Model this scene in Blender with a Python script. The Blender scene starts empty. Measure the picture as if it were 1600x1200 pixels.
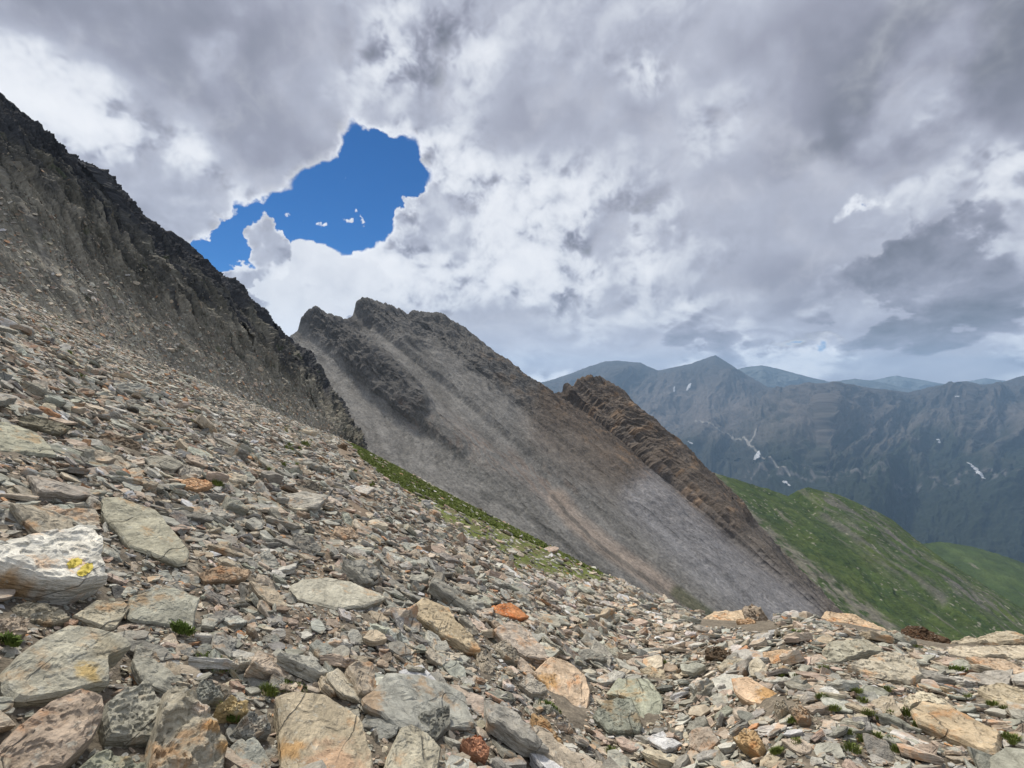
import bpy, math, numpy as np
from mathutils import Vector
R = math.radians
scene = bpy.context.scene
C = scene.collection
F = 750.0                      # focal length in pixels of the 1600 px wide photograph
HC = 1.6                       # camera stands 1.6 m over the scree; camera is the origin

# ------------------------------------------------------------------ camera
cd = bpy.data.cameras.new('camera'); cam = bpy.data.objects.new('camera', cd); C.objects.link(cam)
cd.sensor_width = 36; cd.lens = 36 * F / 1600; cd.clip_start = .05; cd.clip_end = 90000
cam.rotation_euler = (R(90), 0, 0)
scene.camera = cam

# ------------------------------------------------------------------ colour management, sun
scene.view_settings.view_transform = 'Standard'; scene.view_settings.look = 'None'
scene.view_settings.exposure = 0.2; scene.view_settings.gamma = 1
scene.cycles.max_bounces = 4; scene.cycles.diffuse_bounces = 2; scene.cycles.volume_bounces = 0
scene.cycles.transparent_max_bounces = 4
SUN_EL, SUN_AZ = 52, -35       # azimuth clockwise from +Y (view direction)
sd = bpy.data.lights.new('sun', 'SUN'); sd.energy = 4.0; sd.angle = R(8); sd.color = (1, .92, .80)
so = bpy.data.objects.new('sun', sd); C.objects.link(so)
sdir = Vector((math.sin(R(SUN_AZ)) * math.cos(R(SUN_EL)), math.cos(R(SUN_AZ)) * math.cos(R(SUN_EL)), math.sin(R(SUN_EL))))
so.rotation_euler = sdir.to_track_quat('Z', 'Y').to_euler(); so.location = sdir * 50

# ------------------------------------------------------------------ node helper
class NT:
    def __init__(s, tree):
        s.t = tree; tree.nodes.clear()
    def n(s, typ, ins=None, **kw):
        nd = s.t.nodes.new(typ)
        for k, v in kw.items(): setattr(nd, k, v)
        if ins:
            for k, v in ins.items():
                if isinstance(v, bpy.types.NodeSocket): s.t.links.new(v, nd.inputs[k])
                else: nd.inputs[k].default_value = v
        return nd
    def m(s, op, a, b=0.0, c=0.0, clamp=False):
        return s.n('ShaderNodeMath', {0: a, 1: b, 2: c}, operation=op, use_clamp=clamp).outputs[0]
    def v(s, op, a, b=(0, 0, 0), out=0):
        return s.n('ShaderNodeVectorMath', {0: a, 1: b}, operation=op).outputs[out]
    def scale(s, a, k):
        return s.n('ShaderNodeVectorMath', {0: a, 'Scale': k}, operation='SCALE').outputs[0]
    def noise(s, vec, sc, det=6, rough=.5, dist=0.0, lac=2.0, out=0):
        return s.n('ShaderNodeTexNoise', {'Vector': vec, 'Scale': sc, 'Detail': det, 'Roughness': rough, 'Distortion': dist, 'Lacunarity': lac}).outputs[out]
    def mr(s, val, a, b, c=0.0, d=1.0, it='SMOOTHSTEP'):
        return s.n('ShaderNodeMapRange', {'Value': val, 'From Min': a, 'From Max': b, 'To Min': c, 'To Max': d}, interpolation_type=it).outputs[0]
    def mix(s, f, a, b, bt='MIX'):
        nd = s.n('ShaderNodeMix', data_type='RGBA', blend_type=bt)
        for k, v in ((0, f), (6, a), (7, b)):
            if isinstance(v, bpy.types.NodeSocket): s.t.links.new(v, nd.inputs[k])
            else: nd.inputs[k].default_value = v if k == 0 else (*v[:3], 1)
        return nd.outputs[2]
    def rgb(s, x, y=None, z=None):
        return s.n('ShaderNodeCombineColor', {0: x, 1: x if y is None else y, 2: x if z is None else z}).outputs[0]

# ------------------------------------------------------------------ sky: Nishita blue behind procedural clouds
world = bpy.data.worlds.new('World'); scene.world = world; world.use_nodes = True
def azel(px, py):
    u, w = (px - 800) / F, (600 - py) / F
    return math.degrees(math.atan2(u, 1)), math.degrees(math.atan2(w, math.hypot(u, 1)))
def build_sky():
    T = NT(world.node_tree)
    co = T.n('ShaderNodeTexCoord').outputs['Generated']
    d = T.v('NORMALIZE', co)
    sep = T.n('ShaderNodeSeparateXYZ', {0: d})
    sky = T.n('ShaderNodeTexSky', sky_type='NISHITA', sun_disc=False, sun_elevation=R(SUN_EL), sun_rotation=R(SUN_AZ), altitude=2700.0,
              dust_density=.3, ozone_density=2.0).outputs[0]
    D2 = 180 / math.pi
    az = T.m('MULTIPLY', T.m('ARCTAN2', sep.outputs[0], sep.outputs[1]), D2)
    el = T.m('MULTIPLY', T.m('ARCSINE', sep.outputs[2]), D2)
    ae = T.n('ShaderNodeCombineXYZ', {0: az, 1: el, 2: 0.0}).outputs[0]
    zz = T.m('ADD', T.m('MULTIPLY', sep.outputs[2], 1.05), T.m('MULTIPLY', T.mr(sep.outputs[2], 0, .16, 0, 1, 'SMOOTHSTEP'), .10))
    p = T.n('ShaderNodeCombineXYZ', {0: sep.outputs[0], 1: sep.outputs[1], 2: zz}).outputs[0]
    def warpv(sc, amt, det=5, off=(0, 0, 0)):
        c = T.noise(T.v('ADD', p, off), sc, det, .55, out=1)
        return T.scale(T.v('SUBTRACT', c, (.5, .5, .5)), amt)
    wA = warpv(3.0, 11, 4); wB = warpv(9, 6.0, 6)
    ae1 = T.v('ADD', T.v('ADD', ae, wA), T.scale(wB, .45))
    ae2 = T.v('ADD', T.v('ADD', ae, T.scale(wA, .6)), T.scale(wB, .9))
    def blobs(lst, vec, soft=(0.1, 1.6)):
        tot = None
        for (px, py, rx, ry, rot, wt) in lst:
            a, e = azel(px, py)
            k = .0764 * math.cos(R(a)) ** .5
            # each lump waits for the one before it, which keeps the shader's working memory small
            vi = vec if tot is None else T.n('ShaderNodeVectorMath', {0: tot, 1: (1e-7, 1e-7, 1e-7), 2: vec}, operation='MULTIPLY_ADD').outputs[0]
            mp = T.n('ShaderNodeMapping', {'Vector': vi, 'Location': (a, e, 0), 'Rotation': (0, 0, R(rot)), 'Scale': (rx * k, ry * k, 1)}, vector_type='TEXTURE').outputs[0]
            g = T.mr(T.v('LENGTH', mp, out=1), soft[0], soft[1], wt, 0.0, 'SMOOTHSTEP')
            tot = g if tot is None else T.m('ADD', tot, g)
        return tot
    hole = blobs(HOLES, ae2, (.45, 1.45))
    q = T.v('ADD', p, warpv(2.4, .16, 3, (3, 5, 1)))
    f1 = T.noise(q, 3.0, 12, .52); g1 = T.noise(q, 3.0, 5, .45); f2 = T.noise(T.v('ADD', q, (-.05, .02, .075)), 3.0, 5, .45)
    q3 = T.v('ADD', p, (4.1, 1.3, 2.2)); q3 = T.v('ADD', q3, warpv(7, .05, 3))
    def puff(v, sc, n=5):      # cauliflower lobes: octaves of folded noise
        tot = None; amp = 1.0
        for i in range(n):
            o = T.noise(T.v('ADD', v, (i * 3.1, i * 1.7, i * .9)), sc * 2.05 ** i, 0, .5)
            o = T.m('SUBTRACT', o, .5); o = T.m('MULTIPLY', T.m('SQRT', T.m('ADD', T.m('MULTIPLY', o, o), .0022)), amp)
            tot = o if tot is None else T.m('ADD', tot, o); amp *= .55
        return T.m('SUBTRACT', T.m('MULTIPLY', tot, 1.9), -.08)
    f3 = puff(q3, 6.0); f4 = puff(T.v('ADD', q3, (-.012, .004, .024)), 6.0)
    D12 = T.m('SUBTRACT', g1, f2); D34 = T.m('SUBTRACT', f3, f4)
    big = T.m('MULTIPLY', blobs(LUMS, ae1), 1.15)
    lum = T.m('ADD', big, .60)
    soft = T.noise(T.v('ADD', p, (7.7, 2.2, 3.1)), 1.9, 3, .5)
    lum = T.m('ADD', lum, T.m('MULTIPLY', T.m('SUBTRACT', soft, .5), .40))
    # billow relief: strong in the bright cumulus, faint in the grey bases
    act = T.mr(T.m('ADD', T.m('ADD', big, hole), T.m('MULTIPLY', T.m('SUBTRACT', g1, .5), .5)), -.10, .40, .05, 1.15)
    rel = T.m('ADD', T.m('MULTIPLY', D12, .9), T.m('MULTIPLY', D34, 1.5))
    lum = T.m('ADD', lum, T.m('MULTIPLY', rel, act))
    lum = T.m('ADD', lum, T.m('MULTIPLY', T.m('SUBTRACT', T.noise(q, 3.0, 2, .4), .5), .26))
    lum = T.m('ADD', T.m('ADD', lum, T.mr(sep.outputs[2], .74, .96, 0.0, .25)), T.mr(sep.outputs[1], .3, -.3, 0.0, .20))
    lum = T.m('ADD', T.m('MULTIPLY', lum, .80), .11)
    lum = T.m('ADD', lum, T.m('MULTIPLY', D34, T.m('MULTIPLY', act, .8)))
    def shoulder(v):
        x = T.m('MAXIMUM', T.m('SUBTRACT', v, .66), 0.0)
        return T.m('ADD', T.m('MINIMUM', v, .66), T.m('DIVIDE', T.m('MULTIPLY', x, .36), T.m('ADD', x, .36)))
    lum = shoulder(lum)
    ramp = T.n('ShaderNodeValToRGB', {0: lum}); cr = ramp.color_ramp; cr.interpolation = 'LINEAR'
    st = [(0.0, (.13, .14, .17)), (.25, (.205, .215, .265)), (.45, (.30, .31, .38)), (.6, (.41, .43, .51)), (.75, (.56, .585, .65)), (.88, (.72, .74, .785)), (1.0, (.84, .85, .875)), (1.15, (.80, .81, .835))][:7]
    while len(cr.elements) < len(st): cr.elements.new(.5)
    for e_, (pos, col) in zip(cr.elements, st): e_.position = pos; e_.color = (*col, 1)
    cloud = ramp.outputs[0]
    nz = T.m('ADD', T.m('MULTIPLY', T.m('SUBTRACT', .5, f1), .55), T.m('MULTIPLY', T.m('SUBTRACT', .45, f3), .55))
    edge = T.m('ADD', hole, nz)
    blue = T.mr(edge, .32, .66)
    cloud = T.mix(T.m('MULTIPLY', T.mr(edge, -.1, .42), .5), cloud, (.84, .855, .90))
    skyc = T.mix(1.0, sky, SKYTINT, 'MULTIPLY')
    col = T.mix(blue, cloud, skyc)
    for (lst, base, kr, soft_) in LAYERS:
        bl = blobs(lst, ae2, (.3, 1.5))
        e_ = T.m('SUBTRACT', bl, T.m('MULTIPLY', nz, .55))
        lm = T.m('ADD', T.m('MULTIPLY', D12, kr), T.m('MULTIPLY', D34, kr * 1.2))
        lm = T.m('ADD', T.m('ADD', lm, base), T.m('MULTIPLY', T.m('SUBTRACT', f1, .5), .3))
        # thin borders let more light through
        lm = T.m('ADD', lm, T.m('MULTIPLY', T.mr(e_, .40, .95, 1.0, 0.0), soft_))
        r2 = T.n('ShaderNodeValToRGB', {0: shoulder(lm)}); c2 = r2.color_ramp
        while len(c2.elements) < len(st): c2.elements.new(.5)
        for el_, (pos, cc) in zip(c2.elements, st): el_.position = pos; el_.color = (*cc, 1)
        col = T.mix(T.mr(e_, .32, .60), col, r2.outputs[0])
    col = T.mix(T.mr(sep.outputs[2], -.03, -.001, 1.0, 0.0), col, (.10, .12, .12))
    col = T.mix(1.0, col, T.rgb(T.mr(sep.outputs[2], .02, .16, 1.3, 1.0)), 'MULTIPLY')
    bg = T.n('ShaderNodeBackground', {'Color': col, 'Strength': 1.0})
    T.n('ShaderNodeOutputWorld', {'Surface': bg.outputs[0]})
# cloud gaps and light / dark cloud masses: px, py, half width, half height (pixels of the photograph, turned into directions), turn, weight
HOLES = [(545, 310, 62, 62, 0, .7), (575, 300, 70, 40, 0, .6), (600, 260, 60, 40, 0, .3), (578, 250, 60, 42, 0, .8), (625, 262, 55, 45, 0, .7), (640, 300, 40, 36, 0, .5), (560, 315, 60, 42, 0, .75), (495, 300, 48, 36, 0, .7), (590, 345, 50, 28, 0, .6), (520, 362, 55, 30, 0, .7),
         (325, 348, 42, 40, 0, .75), (365, 385, 60, 46, 0, .9), (400, 415, 40, 22, 0, .6), (445, 345, 45, 30, 0, .8), (395, 345, 50, 36, 0, .9), (470, 350, 50, 34, 0, .9), (440, 330, 40, 30, 0, .5),
         (340, 375, 60, 50, 0, .55), (360, 400, 60, 40, 0, .5), (600, 340, 60, 40, 0, .5), (500, 372, 60, 26, 0, .4), (640, 265, 50, 60, 0, .35), (560, 220, 40, 30, 0, .3), (1342, 318, 32, 15, 0, 1.15), (1275, 532, 50, 7, 0, .55)]
LAYERS = [([(1450, 375, 85, 55, 0, .9), (1390, 445, 110, 70, 0, .9), (1500, 460, 90, 55, 0, .9), (1440, 500, 110, 35, 0, .5)], .30, .5, .22),
          ([(1085, 528, 62, 30, 0, 1.0), (1130, 545, 40, 18, 0, .5)], .36, .4, .15),
          ([(440, 374, 34, 18, 0, .8), (478, 392, 42, 24, 0, .9), (512, 415, 44, 34, 0, .9), (535, 455, 70, 50, 0, 1.0), (415, 466, 60, 28, 0, .9), (480, 485, 70, 40, 0, 1.0)], 1.02, .55, .0)]
LUMS = [(650, 400, 130, 60, 0, .2), (930, 330, 170, 110, 0, .12), (1050, 440, 200, 50, 0, .12), (700, 60, 200, 70, 0, .10), (415, 372, 50, 40, 0, .45), (560, 410, 90, 60, 0, .2), (760, 480, 220, 70, 0, .14), (1050, 250, 300, 200, 0, .08), (120, 215, 90, 60, -35, .3), (255, 285, 70, 50, -35, .3), (740, 300, 80, 50, 0, .2), (700, 420, 200, 70, 0, .12), (1300, 545, 380, 24, 0, .12), (200, 225, 150, 60, -20, .35), (320, 290, 90, 45, -20, .35), (560, 440, 160, 50, 0, .2), (820, 440, 160, 60, 0, .22), (700, 250, 60, 60, 0, .2), (1300, 585, 420, 22, 0, .22), (230, 90, 360, 110, 0, -.32), (30, 140, 90, 50, -30, .38), (180, 235, 200, 60, -22, .42), (330, 290, 120, 50, -20, .22),
        (650, 120, 120, 100, 0, .22), (530, 150, 110, 60, 10, .22), (430, 30, 160, 60, 0, -.10),
        (880, 190, 190, 80, -10, -.20), (1000, 100, 60, 35, -20, .36), (1150, 195, 90, 55, 0, .22),
        (1180, 80, 240, 80, 0, -.12), (1520, 100, 240, 150, 0, -.36), (1350, 215, 220, 70, 0, -.18),
        (720, 360, 150, 100, 0, .34), (480, 405, 100, 55, 35, .5), (430, 465, 110, 55, 0, .5), (640, 430, 120, 60, 0, .15), (900, 390, 130, 80, 0, .15),
        (1130, 330, 200, 100, 0, -.08), (1490, 285, 170, 34, -12, .42), (1560, 330, 80, 50, 0, .25), (1380, 340, 50, 25, 0, .25),
        (1400, 440, 180, 100, 8, -.12), (1000, 460, 200, 50, 0, -.08), (1200, 450, 140, 50, 0, -.10), (760, 500, 160, 50, 0, -.12),
        (1110, 492, 90, 16, 0, .26), (1400, 560, 300, 26, 0, .30), (1210, 560, 120, 20, 0, .28), (1560, 510, 90, 22, 0, .2),
        (1210, 505, 120, 22, 0, -.12), (920, 560, 120, 22, 0, -.08), (880, 588, 60, 14, 0, .3)]
SKYTINT = (.009, .041, .072)
build_sky()
world.cycles.sampling_method = 'MANUAL'; world.cycles.sample_map_resolution = 512

# ------------------------------------------------------------------ numpy noise
rng = np.random.default_rng(7)
_perm = np.random.default_rng(3).permutation(256); _perm = np.concatenate([_perm, _perm, _perm]).astype(np.int32)
_an = np.random.default_rng(5).uniform(0, 2 * np.pi, 256); _gx = np.cos(_an).astype(np.float32); _gy = np.sin(_an).astype(np.float32)
def perlin(x, y, z=0.0):
    """2-D gradient noise; a scalar z picks the pattern"""
    x, y = np.broadcast_arrays(np.asarray(x, dtype=np.float32), np.asarray(y, dtype=np.float32))
    zi = int(abs(float(np.asarray(z).flat[0])) * 37.7) & 255
    xi, yi = np.floor(x), np.floor(y)
    fx, fy = x - xi, y - yi
    xi = (xi.astype(np.int32) + zi) & 255; yi = (yi.astype(np.int32) + _perm[zi]) & 255
    sx = fx * fx * fx * (fx * (fx * 6 - 15) + 10); sy = fy * fy * fy * (fy * (fy * 6 - 15) + 10)
    p0 = _perm[xi]; p1 = _perm[xi + 1]
    def gr(pp, i, j):
        h = _perm[pp + yi + j]
        return _gx[h] * (fx - i) + _gy[h] * (fy - j)
    a = gr(p0, 0, 0); a += sx * (gr(p1, 1, 0) - a)
    b = gr(p0, 0, 1); b += sx * (gr(p1, 1, 1) - b)
    return 1.5 * (a + sy * (b - a))
def fbm(x, y, z=0.0, o=4, g=.5, ridged=False):
    t = 0; a = 1; tot = 0; x = np.asarray(x, dtype=np.float32); y = np.asarray(y, dtype=np.float32); z = float(np.asarray(z).flat[0])
    for i in range(o):
        n = perlin(x * 2 ** i + 17.3 * i, y * 2 ** i - 9.1 * i, z + 1.37 * i)
        if ridged: n = 1 - 2 * np.abs(n)
        t = t + a * n; tot += a; a *= g
    return t / tot
def sstep(x, a, b):
    t = np.clip((x - a) / (b - a), 0, 1); return t * t * (3 - 2 * t)
def P3(px, py, Y):
    return np.stack([(px - 800) / F * Y, Y + 0 * px, (600 - py) / F * Y], -1)
def proj(v):
    Y = np.maximum(v[..., 1], .05)
    return 800 + F * v[..., 0] / Y, 600 - F * v[..., 2] / Y

# ------------------------------------------------------------------ mesh helpers
def make_mesh(name, verts, faces, attrs=None, smooth=True):
    verts = np.ascontiguousarray(verts, dtype=np.float32); faces = np.ascontiguousarray(faces, dtype=np.int32)
    k = faces.shape[1]; me = bpy.data.meshes.new(name)
    me.vertices.add(len(verts)); me.vertices.foreach_set('co', verts.ravel())
    me.loops.add(faces.size); me.loops.foreach_set('vertex_index', faces.ravel())
    me.polygons.add(len(faces)); me.polygons.foreach_set('loop_start', np.arange(0, faces.size, k, dtype=np.int32))
    me.polygons.foreach_set('use_smooth', np.full(len(faces), smooth))
    me.update(calc_edges=True)
    for an, arr in (attrs or {}).items():
        arr = np.ascontiguousarray(arr, dtype=np.float32)
        if an == 'tint':
            a = me.attributes.new(an, 'FLOAT_COLOR', 'POINT')
            if arr.shape[1] == 3: arr = np.concatenate([arr, np.ones((len(arr), 1), np.float32)], 1)
            a.data.foreach_set('color', arr.ravel())
        else:
            a = me.attributes.new(an, 'FLOAT_VECTOR', 'POINT'); a.data.foreach_set('vector', arr.ravel())
    return me
def link(name, me, mat, kind=None, label=None, cat=None, group=None, parent=None):
    o = bpy.data.objects.new(name, me); C.objects.link(o)
    if mat and not me.materials: me.materials.append(mat)
    if kind: o['kind'] = kind
    elif cat: o['kind'] = 'thing'
    if label: o['label'] = label
    if cat: o['category'] = cat
    if group: o['group'] = group
    if parent: o.parent = parent
    return o
def grid_faces(nr, nc):
    i = np.arange(nr * nc).reshape(nr, nc)
    return np.stack([i[:-1, :-1].ravel(), i[:-1, 1:].ravel(), i[1:, 1:].ravel(), i[1:, :-1].ravel()], 1)

# ------------------------------------------------------------------ materials
def mat_terrain(name, s1, s2, strata=(1, 1, 1), bump=.5, bdist=.3, var=.35, rough=.95, lc=True):
    """colour from the 'tint' attribute, broken up by two noises in the 'lc' (along slope / across slope, metres) domain"""
    m = bpy.data.materials.new(name); m.use_nodes = True; T = NT(m.node_tree)
    tint = T.n('ShaderNodeAttribute', attribute_name='tint').outputs['Color']
    co = T.n('ShaderNodeAttribute', attribute_name='lc').outputs['Vector']
    cs = T.v('MULTIPLY', co, strata)
    n1 = T.noise(cs, s1, 8, .65); n2 = T.noise(cs, s2, 6, .7)
    n3 = T.noise(co, s2 * .8, 5, .75)
    k = T.m('ADD', T.m('MULTIPLY', T.mr(n1, .3, .7, -1, 1, 'LINEAR'), var), T.m('MULTIPLY', T.mr(n2, .3, .7, -1, 1, 'LINEAR'), var * .8))
    k = T.m('ADD', k, T.m('MULTIPLY', T.mr(n3, .3, .7, -1, 1, 'LINEAR'), var * 1.1))
    k = T.m('MAXIMUM', T.m('ADD', k, 1.0), .15)
    col = T.mix(1.0, tint, T.rgb(k), 'MULTIPLY')
    h = T.m('ADD', T.m('ADD', T.m('MULTIPLY', n1, 1.0), T.m('MULTIPLY', n2, .5)), T.m('MULTIPLY', n3, .45))
    b = T.n('ShaderNodeBump', {'Strength': bump, 'Distance': bdist, 'Height': h}).outputs[0]
    bs = T.n('ShaderNodeBsdfPrincipled', {'Base Color': col, 'Roughness': rough, 'Specular IOR Level': .15, 'Normal': b})
    T.n('ShaderNodeOutputMaterial', {'Surface': bs.outputs[0]})
    return m
def mat_rock(name='schist'):
    m = bpy.data.materials.new(name); m.use_nodes = True; T = NT(m.node_tree)
    tint = T.n('ShaderNodeAttribute', attribute_name='tint').outputs['Color']
    co = T.n('ShaderNodeAttribute', attribute_name='lc').outputs['Vector']
    warp = T.v('ADD', co, T.scale(T.v('SUBTRACT', T.noise(co, 6, 3, .5, out=1), (.5, .5, .5)), .05))
    st = T.v('MULTIPLY', warp, (1, .28, 6))
    strata = T.noise(st, 14, 8, .65)
    grain = T.noise(co, 90, 5, .7)
    blot = T.noise(T.v('ADD', co, (3.3, 1.2, 9.1)), 7, 6, .6)
    rust = T.noise(T.v('ADD', co, (13.3, 4.2, 1.1)), 4.5, 7, .62)
    lich = T.noise(T.v('ADD', co, (1.3, 14.2, 6.1)), 22, 6, .7)
    k = T.m('ADD', T.mr(strata, .3, .7, .62, 1.36, 'LINEAR'), T.mr(grain, .3, .7, -.16, .16, 'LINEAR'))
    k = T.m('MULTIPLY', k, T.mr(blot, .3, .7, .78, 1.22, 'LINEAR'))
    col = T.mix(1.0, tint, T.rgb(k), 'MULTIPLY')
    col = T.mix(T.m('MULTIPLY', T.mr(rust, .54, .66), .6), col, T.mix(1.0, tint, (1.15, .72, .42), 'MULTIPLY'))
    col = T.mix(T.m('MULTIPLY', T.mr(lich, .57, .64), .5), col, (.46, .46, .40))
    col = T.mix(T.m('MULTIPLY', T.mr(lich, .37, .30), .30), col, (.09, .085, .08))
    cn = T.noise(T.v('ADD', T.v('MULTIPLY', co, (1, .45, 1)), (5.3, 8.2, 2.1)), 3.0, 2, .45)
    crack = T.mr(T.m('ABSOLUTE', T.m('SUBTRACT', cn, .5)), .0, .010, 1.0, 0.0)
    crack = T.m('MULTIPLY', crack, T.mr(T.noise(co, 3.1, 2, .5), .45, .6))
    col = T.mix(T.m('MULTIPLY', crack, .4), col, (.05, .045, .04))
    h = T.m('ADD', T.m('MULTIPLY', strata, 1.0), T.m('MULTIPLY', grain, .28))
    h = T.m('SUBTRACT', T.m('ADD', h, T.m('MULTIPLY', blot, .35)), T.m('MULTIPLY', crack, .7))
    b = T.n('ShaderNodeBump', {'Strength': .9, 'Distance': .028, 'Height': h}).outputs[0]
    bs = T.n('ShaderNodeBsdfPrincipled', {'Base Color': col, 'Roughness': .88, 'Specular IOR Level': .25, 'Normal': b})
    T.n('ShaderNodeOutputMaterial', {'Surface': bs.outputs[0]})
    return m
def mat_plain(name, col, var=.3, sc=20, rough=.9):
    m = bpy.data.materials.new(name); m.use_nodes = True; T = NT(m.node_tree)
    co = T.n('ShaderNodeTexCoord').outputs['Object']
    n1 = T.noise(co, sc, 6, .65)
    c = T.mix(1.0, col, T.rgb(T.mr(n1, .3, .7, 1 - var, 1 + var, 'LINEAR')), 'MULTIPLY')
    b = T.n('ShaderNodeBump', {'Strength': .4, 'Distance': .3 / sc, 'Height': n1}).outputs[0]
    bs = T.n('ShaderNodeBsdfPrincipled', {'Base Color': c, 'Roughness': rough, 'Specular IOR Level': .2, 'Normal': b})
    T.n('ShaderNodeOutputMaterial', {'Surface': bs.outputs[0]})
    return m

# ------------------------------------------------------------------ lofted mountains
def curve(pts, s, jag=0, seed=0):
    """pts: (s, px, py, Y) -> points at s. jag: skyline roughness in photo pixels"""
    a = np.array(pts, dtype=float)
    px, py, Y = (np.interp(s, a[:, 0], a[:, k]) for k in (1, 2, 3))
    if jag:
        py = py + jag * fbm(px / 26., seed + 0 * px, seed * 1.7, 6, .62) - jag * .35 * np.maximum(0, fbm(px / 7., seed + 0 * px, seed * 2.7, 4, .6, True))
    return P3(px, py, Y)
def loft(curves, tpos, ns, nt, back=(0, 80, -70), nb=30, jag=1.5, seed=1, push=None):
    """curves from top to bottom; returns V (rows from bottom to top to behind), S, T (0 at top, 1 at bottom, <0 behind)"""
    s = np.linspace(0, 1, ns); cs = [curve(c, s) for c in curves]; rag = curve(curves[0], s, jag, seed) - cs[0]   # ragged skyline, dies out below the crest
    t = np.linspace(1, 0, nt) ** 1.15
    V = np.empty((nt + nb, ns, 3)); T = np.empty((nt + nb, ns))
    for r, tt in enumerate(t):
        k = min(np.searchsorted(tpos, tt, side='right') - 1, len(cs) - 2); k = max(k, 0)
        f = (tt - tpos[k]) / (tpos[k + 1] - tpos[k])
        V[r] = cs[k] * (1 - f) + cs[k + 1] * f + rag * (1 - sstep(tt, 0, .05)); T[r] = tt
    bk = np.array(back, dtype=float)
    for j in range(nb):
        f = (j + 1) / nb
        V[nt + j] = cs[0] + rag + bk * f; T[nt + j] = -f
    S = np.broadcast_to(s, T.shape)
    return V, S, T
def normals(V):
    a = np.gradient(V, axis=1); b = np.gradient(V, axis=0)
    n = np.cross(a, b); n /= np.linalg.norm(n, axis=-1, keepdims=True) + 1e-9
    return n
def finish(name, V, S, T, col, mat, lenS, lenT, lc=None, **kw):
    if lc is None: lc = np.stack([S * lenS, T * lenT, 0 * S], -1)
    return link(name, make_mesh(name, V.reshape(-1, 3), grid_faces(*S.shape), {'tint': np.clip(col, .004, .9).reshape(-1, 3), 'lc': lc.reshape(-1, 3)}), mat, **kw)
def lerpc(a, b, m): return a + (np.array(b) - a) * m[..., None]
def seg_mask(px, py, pts, wd, soft=1.0):
    """soft mask round a polyline given in photo pixels (design aid only, result is stored on the mesh)"""
    d = np.full(px.shape, 1e9)
    for (x0, y0), (x1, y1) in zip(pts[:-1], pts[1:]):
        vx, vy = x1 - x0, y1 - y0; L = vx * vx + vy * vy
        t = np.clip(((px - x0) * vx + (py - y0) * vy) / L, 0, 1)
        d = np.minimum(d, np.hypot(px - x0 - t * vx, py - y0 - t * vy))
    return 1 - sstep(d, wd * (1 - .5 * soft), wd * (1 + soft))

# --- far ranges
def far_range(name, P, Yb, dz, col, seed, jag, ns=500):
    Q = [(s, px, py + dz, Y - Yb) for s, px, py, Y in P]
    V, S, T = loft([P, Q], [0, 1], ns, 90, back=(0, Yb, -dz * 20), nb=10, jag=jag, seed=seed)
    n = normals(V); A = (P[-1][1] - P[0][1]) / F * P[0][3]
    rid = fbm(S * A / 900, T * 2.2, seed, 6, .55, True)
    V = V + n * (rid * 130 * sstep(T, 0, .25))[..., None]
    c = np.ones(V.shape) * np.array(col); c = c * (1 + .35 * fbm(S * A / 300, T * 6, seed + 3, 4))[..., None]
    return finish(name, V, S, T, c, mats['far'], A, 3000, kind='structure')
mats = {'far': mat_terrain('far_rock', .004, .02, (1, .3, 1), .5, 12, .22)}
far_range('mountain_range', [(0, 1250, 602, 10800), (.2, 1340, 597, 10800), (.3, 1375, 592, 10800), (.36, 1400, 587, 10800), (.42, 1430, 592, 10800), (.5, 1475, 600, 10800),
    (.56, 1510, 596, 10800), (.62, 1540, 591, 10800), (.7, 1575, 596, 10800), (.8, 1640, 590, 10800), (1, 1800, 604, 10800)], 1500, 60, (.12, .14, .15), 41, 1.2)
far_range('mountain_range', [(0, 1080, 600, 9400), (.12, 1130, 582, 9400), (.22, 1165, 574, 9400), (.27, 1190, 571, 9400), (.33, 1215, 576, 9400), (.42, 1255, 587, 9400), (.5, 1295, 597, 9400),
    (.56, 1335, 592, 9400), (.62, 1370, 596, 9400), (.7, 1410, 606, 9400), (.78, 1450, 614, 9400), (1, 1560, 625, 9400)], 1200, 70, (.10, .115, .12), 23, 1.6)

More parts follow.
